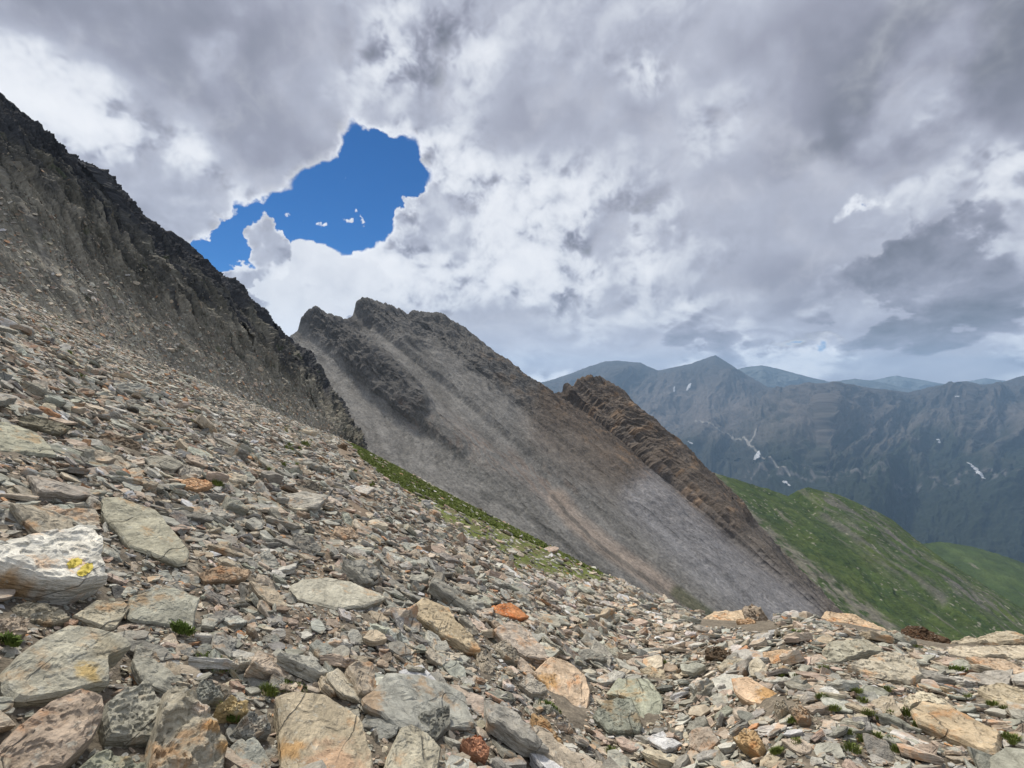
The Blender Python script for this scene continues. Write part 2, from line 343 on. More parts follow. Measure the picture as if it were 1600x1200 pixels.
def massif():
    P = [(0, 700, 628, 8500), (.13, 850, 598, 8500), (.16, 880, 589, 8400), (.19, 905, 579, 8300), (.225, 940, 567, 8200), (.25, 965, 564, 8100), (.28, 1000, 568, 8000),
         (.305, 1028, 580, 8000), (.32, 1045, 577, 8000), (.35, 1080, 569, 7900), (.37, 1100, 562, 7900), (.387, 1118, 556, 7900), (.405, 1137, 568, 7800), (.43, 1160, 583, 7600),
         (.47, 1200, 606, 6800), (.5, 1230, 607, 6500), (.53, 1260, 601, 6200), (.57, 1300, 599, 6000), (.61, 1350, 606, 6000), (.66, 1420, 614, 6100), (.69, 1450, 606, 6200), (.72, 1480, 602, 6200),
         (.75, 1510, 596, 6200), (.77, 1530, 602, 6200), (.8, 1560, 600, 6300), (.84, 1600, 588, 6300), (.88, 1650, 578, 6300), (1, 1850, 610, 6300)]
    M1 = [(0, 700, 660, 6800), (.25, 950, 660, 6500), (.387, 1110, 660, 6200), (.47, 1200, 668, 5600), (.55, 1290, 660, 5000), (.65, 1400, 672, 5100), (.75, 1510, 668, 5000), (1, 1850, 690, 5000)]
    M2 = [(0, 700, 740, 5200), (.25, 950, 738, 5000), (.33, 1040, 735, 4900), (.42, 1140, 740, 4900), (.47, 1190, 752, 4500), (.55, 1285, 752, 4000), (.65, 1390, 752, 3900), (.75, 1510, 760, 3800), (1, 1850, 780, 3700)]
    Q = [(s, px, 925 if px > 1300 else 880, 2600 if px > 1200 else 3300) for s, px, py, Y in M2]
    V, S, T = loft([P, M1, M2, Q], [0, .3, .62, 1], 1100, 420, back=(0, 1800, -900), nb=20, jag=2.0, seed=12)
    px, py = proj(V)
    n = normals(V); A = 10000.
    a = S * A
    wob = fbm(a / 1500, T * 2, 3.3, 3) * 220
    r1 = fbm((a + wob) / 1500 + T * .8, T * 1.0, 9.1, 3, .5, True)
    b_ = T * 5200; wa = fbm(a / 800, b_ / 800, 66, 4) * 260; wb = fbm(a / 800, b_ / 800, 67, 4) * 260
    r2 = fbm((a + 1.5 * wob + wa) / 640, (b_ + wb) / 1500, 2.1, 7, .60, True)
    amp = sstep(T, -.02, .14) * (1 - .5 * sstep(T, .62, .9))
    V = V + n * ((r1 * 210 + r2 * 115) * amp)[..., None] + n * (22 * fbm(a / 160, b_ / 260, 4, 5))[..., None] * sstep(T, -.02, .05)[..., None]
    c = np.ones(V.shape) * np.array((.080, .072, .070))
    gn = fbm(a / 700, T * 6, 8.8, 6, .6)
    g = sstep(py + gn * 70, 625, 720) * (1 - .35 * sstep(px, 1040, 1100) * (1 - sstep(px, 1180, 1240)))
    c = lerpc(c, (.016, .028, .014), np.clip(g, 0, 1) * .92)
    pale = sstep(r2 + .5 * fbm(a / 160, b_ / 260, 5.5, 4), .25, .8)
    c = lerpc(c, (.19, .165, .15), pale * .6 * sstep(T, .1, .25) * (1 - sstep(T, .45, .62)))
    c = lerpc(c, (.19, .18, .175), .75 * seg_mask(px, py, [(1180, 770), (1290, 758), (1380, 765), (1480, 760), (1600, 770)], 9, 1.0) * sstep(fbm(a / 100, T * 30, 1.5, 5), .0, .3))
    c = lerpc(c, (.15, .13, .12), .6 * seg_mask(px + 30 * fbm(a / 500, b_ / 500, 71, 4), py, [(1290, 610), (1310, 660)], 45, 1.6) * sstep(fbm(a / 300, b_ / 400, 72, 5), -.3, .3))
    c = lerpc(c, (.19, .165, .155), .7 * seg_mask(px, py, [(1040, 650), (1130, 665)], 34, 1.0))
    c = lerpc(c, (.42, .40, .37), .8 * seg_mask(px + 6 * fbm(px / 20, py / 20, 2, 3), py, [(1085, 672), (1110, 692), (1170, 712), (1205, 745), (1245, 768)], 1.0, .7))
    c = lerpc(c, (.42, .40, .37), .8 * seg_mask(px, py, [(1192, 705), (1180, 725), (1172, 712)], 1.0, .7))
    c = c * .58 * (1 + .3 * fbm(a / 60, b_ / 120, 6, 4))[..., None]  # cloud shadow over the massif put into its colour as an overall darkening
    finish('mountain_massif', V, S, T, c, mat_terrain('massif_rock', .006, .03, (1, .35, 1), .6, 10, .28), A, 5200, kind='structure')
    return V, px, py
MV, Mpx, Mpy = massif()

def snow(px0, py0, pts, Vsrc, k, off=6):
    """a patch of old snow lying on the mountainside: outline in photo pixels, dropped on the terrain"""
    return None

# --- green hills
def green_hills():
    P = [(0, 1330, 905, 1200), (.2, 1440, 850, 1200), (.26, 1470, 846, 1200), (.34, 1510, 853, 1180), (.42, 1560, 866, 1150), (.5, 1600, 880, 1130), (1, 1900, 960, 1050)]
    Q = [(s, px + 260, py + 170, Y * .6) for s, px, py, Y in P]
    V, S, T = loft([P, Q], [0, 1], 500, 260, back=(0, 300, -160), nb=15, jag=2, seed=5)
    n = normals(V); V = V + n * ((fbm(S * 6, T * 2, 1.1, 5) * 10 + fbm(S * 40, T * 14, 2.1, 4) * 2.0) * sstep(T, -.05, .1))[..., None]
    c = np.ones(V.shape) * np.array((.038, .060, .019))
    c = lerpc(c, (.055, .08, .026), sstep(fbm(S * 9, T * 4, 3, 5), -.1, .5))
    c = lerpc(c, (.15, .14, .12), sstep(fbm(S * 30, T * 4, 4, 5), .38, .55) * .7)
    c = lerpc(c, (.030, .05, .018), sstep(fbm(S * 12, T * 8, 5, 5), .1, .6) * .5)
    finish('grassy_hill', V, S, T, c, mats['green'], 650, 500, kind='structure')
    P = [(0, 900, 650, 700), (.12, 1010, 695, 720), (.22, 1110, 738, 740), (.26, 1150, 750, 750), (.32, 1200, 765, 760), (.355, 1232, 777, 765), (.37, 1246, 767, 765), (.39, 1262, 762, 765), (.41, 1280, 766, 765), (.45, 1312, 775, 760),
         (.49, 1350, 792, 750), (.52, 1372, 803, 745), (.56, 1400, 827, 735), (.61, 1440, 858, 715), (.66, 1490, 890, 700), (.72, 1540, 922, 680), (.8, 1600, 955, 660), (1, 1800, 1060, 560)]
    Q = [(0, 1200, 1060, 300), (.22, 1500, 1070, 380), (.45, 1740, 1090, 430), (.66, 1850, 1110, 440), (1, 1990, 1150, 430)]
    V, S, T = loft([P, Q], [0, 1], 1100, 620, back=(60, 200, -180), nb=20, jag=2.2, seed=9)
    n = normals(V)
    warp = fbm(S * 9, T * 3, 7.7, 4) * .03
    r = fbm((S + warp) * 26, T * 1.6, 1.9, 5, .55, True)
    V = V + n * (((fbm(S * 9, T * 2.2, 4.1, 4) * 9 + r * 3.5) + fbm(S * 120, T * 40, 6.1, 4) * 1.3) * sstep(T, -.05, .08))[..., None]
    px, py = proj(V)
    c = np.ones(V.shape) * np.array((.046, .070, .021))
    c = lerpc(c, (.068, .092, .026), sstep(fbm(S * 18, T * 5, 3, 5), -.1, .5))
    c = lerpc(c, (.028, .05, .018), sstep(fbm(S * 40, T * 14, 3.8, 6, .65), -.05, .35) * .75)
    rk = seg_mask(px + 14 * fbm(S * 40, T * 20, 2, 4), py, [(1300, 780), (1345, 800), (1400, 845), (1480, 905), (1600, 975), (1700, 1030)], 10, 1.3)
    rk2 = seg_mask(px, py + 10 * fbm(S * 40, T * 20, 2, 4), [(1290, 800), (1380, 870), (1470, 935)], 9, 1.2)
    rk3 = seg_mask(px, py + 8 * fbm(S * 40, T * 20, 5, 4), [(1100, 738), (1170, 810), (1240, 870), (1330, 940), (1400, 990)], 9, 1.0)
    c = lerpc(c, (.12, .112, .105), np.clip(rk * 1.0 + rk2 * .8, 0, 1) * sstep(fbm((S + warp) * 70, T * 5, 1, 5, .6), -.2, .3) * .85)
    c = lerpc(c, (.16, .15, .13), sstep(fbm((S + warp) * 38, T * 1.5, 19, 6, .6), .16, .38) * .5 * sstep(S, .3, .42))
    c = lerpc(c, (.17, .155, .13), rk3 * .8 * sstep(fbm(S * 90, T * 25, 1, 4), -.35, .1))
    c = lerpc(c, (.24, .23, .19), sstep(fbm(S * 170, T * 60, 4, 3) + .35 * fbm(S * 14, T * 5, 49, 4), .36, .5) * .75)
    c = lerpc(c, (.14, .13, .11), sstep(fbm((S + warp) * 60, T * 2.4, 14, 5), .3, .48) * .65)
    finish('grassy_hill', V, S, T, c, mats['green'], 750, 700, kind='structure')
    return V, px, py
mats['green'] = mat_terrain('alpine_turf', .05, .3, (1, .5, 1), .7, 1.2, .30)
GV, Gpx, Gpy = green_hills()

# --- the big grey ridge across the valley
def mid_ridge():
    P = [(0, 250, 575, 300), (.06, 380, 548, 340), (.1, 450, 528, 380), (.12, 465, 516, 384), (.135, 471, 497, 386), (.15, 484, 485, 388), (.165, 493, 479, 390), (.18, 508, 487, 391), (.19, 522, 494, 392), (.21, 537, 500, 410), (.218, 548, 497, 415), (.225, 553, 489, 425),
         (.232, 556, 474, 428), (.24, 566, 466, 430), (.255, 583, 467, 432), (.27, 603, 476, 434), (.29, 625, 484, 436), (.30, 636, 490, 438), (.31, 645, 485, 438), (.32, 656, 489, 438), (.33, 668, 488, 440), (.35, 690, 492, 440), (.38, 720, 508, 440), (.43, 760, 540, 440), (.48, 800, 570, 435), (.51, 822, 586, 432),
         (.53, 843, 600, 430), (.555, 866, 616, 425), (.567, 878, 614, 424), (.57, 880, 604, 424), (.575, 886, 600, 422), (.58, 896, 603, 421), (.587, 902, 592, 420), (.6, 920, 588, 418), (.62, 940, 590, 416), (.65, 967, 606, 415), (.68, 990, 628, 408), (.7, 1002, 642, 405), (.74, 1040, 676, 400),
         (.78, 1062, 702, 395), (.81, 1092, 722, 385), (.84, 1120, 746, 380), (.87, 1142, 770, 370), (.91, 1190, 836, 350), (.95, 1245, 884, 330), (1.0, 1325, 968, 300)]
    Q = [(0, 930, 1140, 120), (.1, 1230, 1160, 140), (.25, 1380, 1140, 165), (.4, 1470, 1120, 180), (.6, 1465, 1110, 195), (.7, 1425, 1100, 200), (.8, 1400, 1090, 210), (.9, 1395, 1080, 220), (1, 1405, 1060, 235)]
    V, S, T = loft([P, Q], [0, 1], 1500, 800, back=(0, 120, -190), nb=30, jag=7.0, seed=3)
    n = normals(V); LS, LT = 520., 360.
    fall = (V[0] - V[799])[200:1100].mean(0); fall /= np.linalg.norm(fall); nm = n[100:700, 200:1100].mean((0, 1)); nm /= np.linalg.norm(nm)
    e1 = np.cross(fall, nm); e1 /= np.linalg.norm(e1); a = V @ e1; b = V @ fall
    px, py = proj(V)
    warp = fbm(a / 60, b / 80, 3.1, 4) * 10
    rib = fbm((a + warp) / 42, b / 300, 1.2, 4, .5, True)
    rib2 = fbm((a + 1.6 * warp) / 12, b / 40, 5.2, 6, .62, True)
    crag = fbm((a + warp + .12 * b) / 9, b / 46, 8.4, 6, .66, True)
    # where bare rock stands out of the scree
    front = seg_mask(px + 9 * fbm(a / 20, b / 20, 3, 4), py, [(489, 488), (520, 512), (560, 550), (590, 580), (640, 632)], 22, .9)
    front = np.maximum(front, .35 * seg_mask(px, py + 8 * fbm(a / 20, b / 20, 4, 4), [(590, 580), (660, 650), (720, 695)], 9, 1.2))
    back = seg_mask(px, py + 12 * fbm(a / 24, b / 20, 6, 4), [(556, 476), (640, 500), (700, 515), (800, 590), (870, 640)], 26, 1.0)
    third = seg_mask(px, py + 14 * fbm(a / 24, b / 20, 7, 4), [(900, 600), (940, 620), (1000, 680), (1060, 725), (1120, 775)], 42, .9)
    tail = seg_mask(px, py + 14 * fbm(a / 24, b / 20, 9, 4), [(880, 660), (1000, 730), (1100, 790), (1180, 850), (1280, 930), (1340, 980)], 48, .8)
    rock = np.clip(front + back * .8 + third + tail * .6, 0, 1) * (1 - .75 * sstep(T, .25, .55))
    edge = sstep(T, -.02, .03)
    V = V + n * ((front * 3 * sstep(T, .08, .25) + third * 2 * sstep(T, .08, .2)) + sstep(T, 0, .04) * (rib * (2.0 - 1.1 * sstep(T, .3, .6)) - 2.2 + rib2 * (1.15 - .3 * sstep(T, .3, .6) + 2.8 * rock) + crag * 4.2 * rock - 4.5 * rock * (1 - sstep(T, .1, .3))))[..., None]
    V = V + n * (.5 * fbm(a / 2.2, b / 6, 2, 3))[..., None]
    V[..., 2] += (1 - edge) * 1.2 * fbm(a / 5, b / 9, 4, 4) * sstep(-T, .02, .2)
    c = np.ones(V.shape) * np.array((.225, .22, .21))
    st = fbm((a + 1.2 * warp) / 8, b / 90, 2.4, 7, .66); st2 = fbm((a + warp) / 2.6, b / 13, 6.4, 5, .65)
    c = c * .84 * (1 + .42 * st + .30 * st2)[..., None]
    c = lerpc(c, (.105, .10, .092), sstep(fbm((a + warp) / 20, b / 120, 12.4, 5, .6), .05, .5) * .5)
    c = lerpc(c, (.078, .076, .075), np.clip(front + back * .75, 0, 1) * (.75 + .25 * crag))
    c = lerpc(c, (.115, .092, .074), np.clip(third + tail * .75, 0, 1) * (.8 + .2 * crag))
    c = lerpc(c, (.23, .16, .105), .8 * third * sstep(fbm(a / 14, b / 10, 21, 5), .12, .4))
    c = lerpc(c, (.15, .115, .085), .7 * seg_mask(px, py, [(770, 560), (830, 610)], 16, 1) * sstep(fbm(a / 14, b / 20, 23, 5), -.1, .3))
    c = lerpc(c, (.15, .105, .08), .55 * seg_mask(px, py + 14 * fbm(a / 20, b / 30, 5, 4), [(640, 640), (760, 700), (880, 770)], 16, 1) * sstep(st2 + st, -.2, .4))
    c = lerpc(c, (.33, .265, .215), .6 * seg_mask(px + 6 * st, py, [(872, 775), (900, 810), (950, 850), (1010, 890), (1090, 955)], 12, .8))
    c = lerpc(c, (.235, .235, .245), .8 * seg_mask(px + 16 * st, py, [(1015, 780), (1080, 840), (1160, 905), (1240, 960)], 30, 1.0))
    c = lerpc(c, (.08, .08, .078), .6 * seg_mask(px + 5 * st, py + 5 * st2, [(755, 765), (830, 805), (890, 850), (960, 905), (1030, 950), (1085, 975)], 3.5, 1.0))
    c = lerpc(c, (.08, .08, .075), .6 * seg_mask(px + 5 * st, py + 4 * st2, [(868, 770), (890, 800), (930, 840), (985, 880), (1050, 925), (1110, 965)], 3., 1.0))
    c = lerpc(c, (.06, .075, .035), .7 * seg_mask(px + 5 * st, py, [(1060, 920), (1120, 965)], 7, 1.0))
    c = lerpc(c, (.21, .2, .19), .6 * sstep(fbm(a / 1.5, b / 2, 33, 3), .42, .55))
    m = mat_terrain('grey_scree', .13, 1.1, (1, .45, 1), .9, 1.5, .30)
    finish('mountain_ridge', V, S, T, c, m, LS, LT, lc=np.stack([a, b, V @ nm * .5], -1), kind='structure')
    return V
RV = mid_ridge()

# --- the dark cliff above the scree on the left
def cliff():
    P = [(0, -700, -350, 66), (.12, -300, -85, 78), (.3, 0, 148, 85), (.33, 28, 174, 86), (.345, 38, 178, 86), (.38, 75, 215, 88), (.42, 108, 248, 91), (.45, 135, 272, 93), (.49, 172, 306, 97), (.497, 176, 317, 97), (.52, 200, 334, 101), (.55, 228, 350, 104), (.58, 262, 362, 108), (.61, 295, 382, 113),
         (.63, 312, 402, 116), (.66, 345, 430, 121), (.672, 357, 444, 122), (.676, 359, 452, 122), (.70, 385, 474, 128), (.75, 425, 508, 138), (.79, 455, 533, 145), (.85, 492, 590, 150), (.90, 518, 635, 148), (.95, 532, 668, 140), (1, 542, 705, 130)]
    Q = [(0, -160, 380, 46), (.12, 160, 540, 55), (.3, 370, 632, 70), (.38, 420, 655, 76), (.49, 475, 680, 85), (.55, 500, 690, 90), (.66, 515, 696, 98), (.79, 528, 706, 104), (.9, 540, 718, 108), (1, 548, 730, 112)]
    V, S, T = loft([P, Q], [0, 1], 1300, 700, back=(0, 30, -55), nb=40, jag=6.5, seed=17)
    n = normals(V); LS, LT = 170., 75.
    a, b = S * LS, T * LT
    px, py = proj(V)
    warp = fbm(a / 22, b / 25, 3.1, 4) * 5
    rib = fbm((a + warp) / 16, b / 80, 1.7, 4, .5, True)
    rib2 = fbm((a + warp) / 4.6, b / 13, 5.2, 6, .62, True)
    slab = fbm((a + warp) / 1.3, b / 5.5, 8.2, 5, .6, True)
    rock = 1 - .75 * sstep(T + .10 * fbm(a / 12, b / 10, 9, 4), .62, .9) * (1 - sstep(S, .62, .8))
    edge = sstep(T, -.03, .05)
    V = V + n * ((sstep(T, 0, .05) * (rib * 3.2 + rib2 * 2.7 - 4.2 * (1 - sstep(T, .1, .3))) + slab * .85 * sstep(T, -.01, .02)) * rock * (1 - .8 * sstep(T, .9, 1)))[..., None]
    V = V + n * (.12 * fbm(a / .5, b / 1.2, 2, 4) * (1 - sstep(T, .93, 1)))[..., None]
    c = np.ones(V.shape) * np.array((.060, .062, .068))
    st = fbm((a + warp) / 2.2, b / 14, 2.4, 6, .65); st2 = fbm((a + warp) / .7, b / 3, 6.4, 4, .6)
    c = c * (1 + .35 * st + .25 * st2)[..., None]
    c = lerpc(c, (.16, .152, .120), sstep(T + .5 * st + .30 * fbm(a / 10, b / 14, 4, 4), .35, .8) * .85)
    c = lerpc(c, (.31, .29, .24), sstep(T + .3 * st + .2 * st2 + .35 * fbm(a / 8, b / 8, 44, 4), .55, .9) * .9 * (1 - sstep(S, .7, .85)))
    c = lerpc(c, (.045, .046, .050), sstep(fbm((a + warp) / 7, b / 26, 12, 5, .6), .08, .42) * .8 * (1 - .7 * sstep(T, .55, .85)))
    c = lerpc(c, (.06, .075, .032), sstep(fbm(a / 5, b / 3.5, 15, 5), .34, .5) * .55 * sstep(T, .3, .5))
    c = lerpc(c, (.13, .125, .12), sstep(fbm((a + warp) / 3, b / 8, 25, 5), .22, .5) * .5)
    m = mat_terrain('cliff_rock', .35, 2.6, (1, .28, 1), 1.0, .7, .36)
    finish('cliff_slope', V, S, T, c, m, LS, LT, kind='structure')
    return V, S, T
CV, CS, CT = cliff()

# --- valley floor far below, one sheet to the horizon
def valley():
    g = np.linspace(-1, 1, 120); X, Y = np.meshgrid(g * 42000, g * 42000 + 8000)
    Z = -1450 + 60 * fbm(X / 4000, Y / 4000, 2, 4)
    c = np.ones(X.shape + (3,)) * np.array((.06, .07, .04))
    V = np.stack([X, Y, Z], -1)
    link('valley_floor', make_mesh('valley_floor', V.reshape(-1, 3), grid_faces(120, 120), {'tint': c.reshape(-1, 3), 'lc': V.reshape(-1, 3)}), mats['far'], 'structure')
valley()

# ------------------------------------------------------------------ near scree slope
GT = np.array([  # px, silhouette py, distance of the silhouette
    (-800, 90, 190), (-300, 297, 170), (0, 436, 150), (90, 488, 145), (180, 533, 140), (330, 598, 130), (450, 655, 115), (545, 688, 95), (640, 740, 72), (750, 798, 50), (850, 849, 40),
    (930, 893, 32), (1030, 939, 20), (1095, 968, 13), (1160, 972, 10), (1230, 970, 8.6), (1300, 968, 8), (1390, 988, 7.4), (1450, 1004, 7), (1500, 1008, 6.8), (1600, 1008, 6.4), (1750, 1020, 6.2), (2100, 1060, 6)], dtype=float)
_u = np.linspace(-2.0, 1.7, 800)
_w = np.interp(_u, (GT[:, 0] - 800) / F, (600 - GT[:, 1]) / F); _ly = np.interp(_u, (GT[:, 0] - 800) / F, np.log(GT[:, 2]))
_k = np.exp(-.5 * (np.arange(-30, 31) / 9.) ** 2); _k /= _k.sum()
_w = np.convolve(np.pad(_w, 30, mode='edge'), _k, 'valid'); _ly = np.convolve(np.pad(_ly, 30, mode='edge'), _k, 'valid')
_ye = np.exp(_ly); _gu = _w + 2 * HC / _ye; _cu = HC / _ye ** 2
def trail_mask(px, py):
    m = seg_mask(px, py, [(545, 700), (575, 745), (570, 790), (500, 835), (500, 880)], 16, .9)
    return np.maximum(m, .6 * seg_mask(px, py, [(500, 880), (450, 985), (440, 1040)], 14, 1.0))
def ground_base(x, y):
    yy = np.maximum(y, .25); u = x / yy; uc = np.clip(u, -1.3, 1.3)
    g = np.interp(uc, _u, _gu); c = np.interp(uc, _u, _cu); ye = np.interp(uc, _u, _ye)
    ex = (u - uc)
    sl = np.where(ex < 0, -.45, -.05)
    yq = np.minimum(yy, 2.2 * ye)
    z = -HC + g * yy - c * (yq * yq + 2 * yq * (yy - yq)) + sl * ex * yy
    return z, ye, u
def ground_z(x, y):
    z, ye, u = ground_base(x, y)
    f = np.clip(y / ye, 0, 1); k = 1 - sstep(f, .55, .9)
    z = z + k * (.10 * fbm(x / 1.6, y / 1.6, 3.3, 3) + .05 * fbm(x / .45, y / .45, 4.3, 3)) * sstep(np.abs(y), .2, 1.5)
    z = z + .35 * fbm(x / 9, y / 9, 5.3, 3) * sstep(y, 10, 30) * (1 - sstep(f, .7, .95))
    return z
def grass_strip(px, py, x, y):
    n = fbm(x / 3.0, y / 3.0, 3, 5)
    top = np.interp(px, GT[:, 0], GT[:, 1])
    wd = np.interp(px, [540, 565, 650, 700, 800, 870, 930, 960, 2000], [0, 16, 38, 48, 54, 40, 20, 0, 0])
    return sstep(wd * (1 + .5 * n) - (py - top), -3, 3) * (px > 535) * (px < 965)
def ground():
    nu, ny = 1700, 850
    u = np.linspace(-1.75, 3.2, nu); y = np.exp(np.linspace(math.log(.5), math.log(230), ny))
    U, Y = np.meshgrid(u, y); X = U * Y
    Z = ground_z(X, Y)
    micro = fbm(X / .16, Y / .16, 7, 4, .6) * .022 * sstep(Y, .3, 1) + .05 * fbm(X / .8, Y / .8, 9, 3) * sstep(Y, 15, 40)
    Z = Z + micro
    V = np.stack([X, Y, Z], -1); px, py = proj(V)
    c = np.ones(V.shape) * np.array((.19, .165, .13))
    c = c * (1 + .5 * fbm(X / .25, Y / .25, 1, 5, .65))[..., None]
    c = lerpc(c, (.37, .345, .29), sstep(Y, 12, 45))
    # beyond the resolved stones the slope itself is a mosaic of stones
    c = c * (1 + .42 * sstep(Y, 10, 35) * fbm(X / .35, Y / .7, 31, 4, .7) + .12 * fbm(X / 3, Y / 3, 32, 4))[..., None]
    c = lerpc(c, (.215, .165, .12), trail_mask(px, py) * .8)
    c = lerpc(c, (.22, .17, .125), .75 * seg_mask(px, py, [(540, 698), (600, 735), (690, 795), (760, 830), (830, 868)], 9, 1.0))
    gs = grass_strip(px, py, X, Y)
    gc = np.ones(V.shape) * np.array((.125, .150, .042)); gc = gc * (1 + .5 * fbm(X / .8, Y / .8, 3, 5, .65))[..., None]
    gc = lerpc(gc, (.15, .12, .07), sstep(fbm(X / 2.2, Y / 2.2, 13, 5), .12, .4) * .7)
    gm = gs * (.55 + .45 * sstep(fbm(X / 1.1, Y / 1.1, 23, 5), -.35, .0))
    c = c + (gc - c) * gm[..., None]
    tufty = sstep(fbm(X / 2.5, Y / 2.5, 43, 5), .35, .5) * sstep(Y, 25, 50) * sstep(px, 60, 200)
    c = lerpc(c, (.065, .085, .03), tufty * .6)
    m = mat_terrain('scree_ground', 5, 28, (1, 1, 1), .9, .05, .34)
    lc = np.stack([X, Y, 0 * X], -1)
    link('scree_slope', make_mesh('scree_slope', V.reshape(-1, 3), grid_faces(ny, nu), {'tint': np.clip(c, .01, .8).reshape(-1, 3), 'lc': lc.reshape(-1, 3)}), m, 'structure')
    # the slope goes on behind the camera
    gx, gy = np.meshgrid(np.linspace(-40, 30, 160), np.linspace(-30, .55, 90))
    gz = -HC - .42 * np.minimum(gx, 0) - .12 * np.maximum(gx, 0) - .2 * gy * 0 - .25 - .1 * gy + .12 * fbm(gx, gy, 3, 4)
    V = np.stack([gx, gy, gz], -1); c = np.ones(V.shape) * np.array((.25, .23, .2))
    link('scree_slope', make_mesh('scree_slope_behind', V.reshape(-1, 3), grid_faces(90, 160), {'tint': c.reshape(-1, 3), 'lc': V.reshape(-1, 3)}), m, 'structure')
ground()


# ------------------------------------------------------------------ stones
PAL = np.array([(.315, .315, .262), (.40, .39, .335), (.29, .275, .225), (.43, .365, .27), (.40, .315, .235), (.26, .195, .135), (.42, .22, .10), (.13, .127, .115), (.53, .51, .46), (.235, .225, .195)])
PNAME = ['grey green', 'light grey', 'dull grey', 'beige', 'pinkish tan', 'brown', 'rusty orange', 'dark slate', 'whitish', 'ash grey']
def stone_outline(r, N, corners=None):
    k = corners or r.integers(4, 7)
    a = np.sort((np.arange(k) + r.uniform(-.32, .32, k)) / k * 2 * np.pi)
    asp = r.uniform(.55, .92); rad = r.uniform(.8, 1.05, k)
    cx, cy = np.cos(a) * rad, np.sin(a) * rad * asp
    if N <= k + 1: return np.stack([cx, cy], 1)
    P = np.stack([cx, cy], 1); Pn = np.roll(P, -1, 0); L = np.hypot(*(Pn - P).T); cum = np.concatenate([[0], np.cumsum(L)])
    t = np.linspace(0, cum[-1], N, endpoint=False); i = np.searchsorted(cum, t, side='right') - 1; f = ((t - cum[i]) / L[i])[:, None]
    Q = P[i] * (1 - f) + Pn[i] * f
    if N > 20: Q = Q * .8 + .1 * (np.roll(Q, 1, 0) + np.roll(Q, -1, 0))
    an = np.linspace(0, 2 * np.pi, N, endpoint=False); sd = r.uniform(0, 100)
    return Q * (1 + .07 * fbm(np.cos(an) * 2.2 + sd, np.sin(an) * 2.2, 0, 4, .6))[:, None]
def ring_mesh(rings, top, bot=None):
    """rings: list of (N,3) from the centre of the top outwards and down; closes with a centre vertex on top (and below)"""
    N = len(rings[0]); V = np.concatenate([top[None]] + rings + ([bot[None]] if bot is not None else [])); j = np.arange(N); jn = (j + 1) % N
    Fs = [np.stack([0 * j, 1 + j, 1 + jn], 1)]
    for k in range(len(rings) - 1):
        a, b = 1 + k * N, 1 + (k + 1) * N
        Fs += [np.stack([a + j, b + j, b + jn], 1), np.stack([a + j, b + jn, a + jn], 1)]
    if bot is not None:
        a = 1 + (len(rings) - 1) * N; Fs.append(np.stack([a + jn, a + j, 0 * j + len(V) - 1], 1))
    return V, np.concatenate(Fs)
def slab(out, th, seed, nr=12, nside=7, rough=1.0, tilt=0.0, taper=.12, cham=.06):
    """a plate of schist: outline (N,2) metres about its centre, thickness; stepped top, layered broken sides"""
    r = np.random.default_rng(seed); N = len(out); sz = np.abs(out).max(); o = seed * 3.77 % 97
    ta = r.uniform(0, 2 * np.pi); tv = np.array([math.cos(ta), math.sin(ta)]) * tilt
    f2 = r.uniform(0, 2 * np.pi); fd = np.array([math.cos(f2), math.sin(f2)]); fo = r.uniform(.0, .5) * sz
    def top_z(q):
        x, y = q[:, 0] / sz, q[:, 1] / sz
        h = fbm(x * 1.3 + o, y * 1.3, 1, 3) * .35 + fbm(x * 5 + o, y * 3 + 9, 2, 4, .6) * .06
        st = fbm(x * 1.7 + o, y * 1.7 + 31, 3, 4, .55); q_ = np.floor(st * 4); fr = st * 4 - q_
        h = h + (q_ + sstep(fr, .35, .62)) * .13                      # split layers
        h = h - np.maximum(q @ fd - fo, 0) / sz * .55 * min(1, th / sz * 2)      # one broken facet
        return h * th * rough * .8 + (q @ tv)
    rings = []
    for k in range(1, nr + 1):
        f = (k / nr) ** .85
        q = out * (f * (1 - cham * .5)); z = top_z(q) + th * .5
        if k == nr: z = z - th * cham * 1.2
        rings.append(np.column_stack([q, z]))
    zt = rings[-1][:, 2]; an = np.arctan2(out[:, 1], out[:, 0])
    for k in range(1, nside + 1):
        f = k / nside
        lay = fbm(np.cos(an) * 2 + o, np.sin(an) * 2, k * .9 + o % 7, 3, .6) * .07 + r.uniform(-.02, .02)
        q = out * (1 + lay * rough - taper * f + .02)[:, None]
        z = zt * (1 - f) + (-th * .5) * f - (th * cham if k == 1 else 0) * .5
        rings.append(np.column_stack([q, z]))
    V, Fc = ring_mesh(rings, np.array([0, 0, top_z(np.zeros((1, 2)))[0] + th * .5]), np.array([0, 0, -th * .5]))
    return V, Fc
def basis(n, yaw):
    n = n / np.linalg.norm(n); a = np.cross([0, 1, 0], n); a /= np.linalg.norm(a) + 1e-9; b = np.cross(n, a)
    x = a * math.cos(yaw) + b * math.sin(yaw); return np.stack([x, np.cross(n, x), n], 1)
def ground_n(x, y, e=.25):
    x = np.atleast_1d(x); y = np.atleast_1d(y)
    dx = (ground_base(x + e, y)[0] - ground_base(x - e, y)[0]) / (2 * e); dy = (ground_base(x, y + e)[0] - ground_base(x, y - e)[0]) / (2 * e)
    n = np.stack([-dx, -dy, np.ones_like(dx)], -1); return n / np.linalg.norm(n, axis=-1, keepdims=True)
def hit_ground(px, py):
    u, w = (px - 800) / F, (600 - py) / F
    y = np.exp(np.linspace(math.log(.8), math.log(220), 4000)); z = ground_z(u * y, y)
    i = np.argmax(z >= w * y) if np.any(z >= w * y) else np.argmax(z / y)
    return np.array([u * y[i], y[i], z[i]])
rockmat = mat_rock()

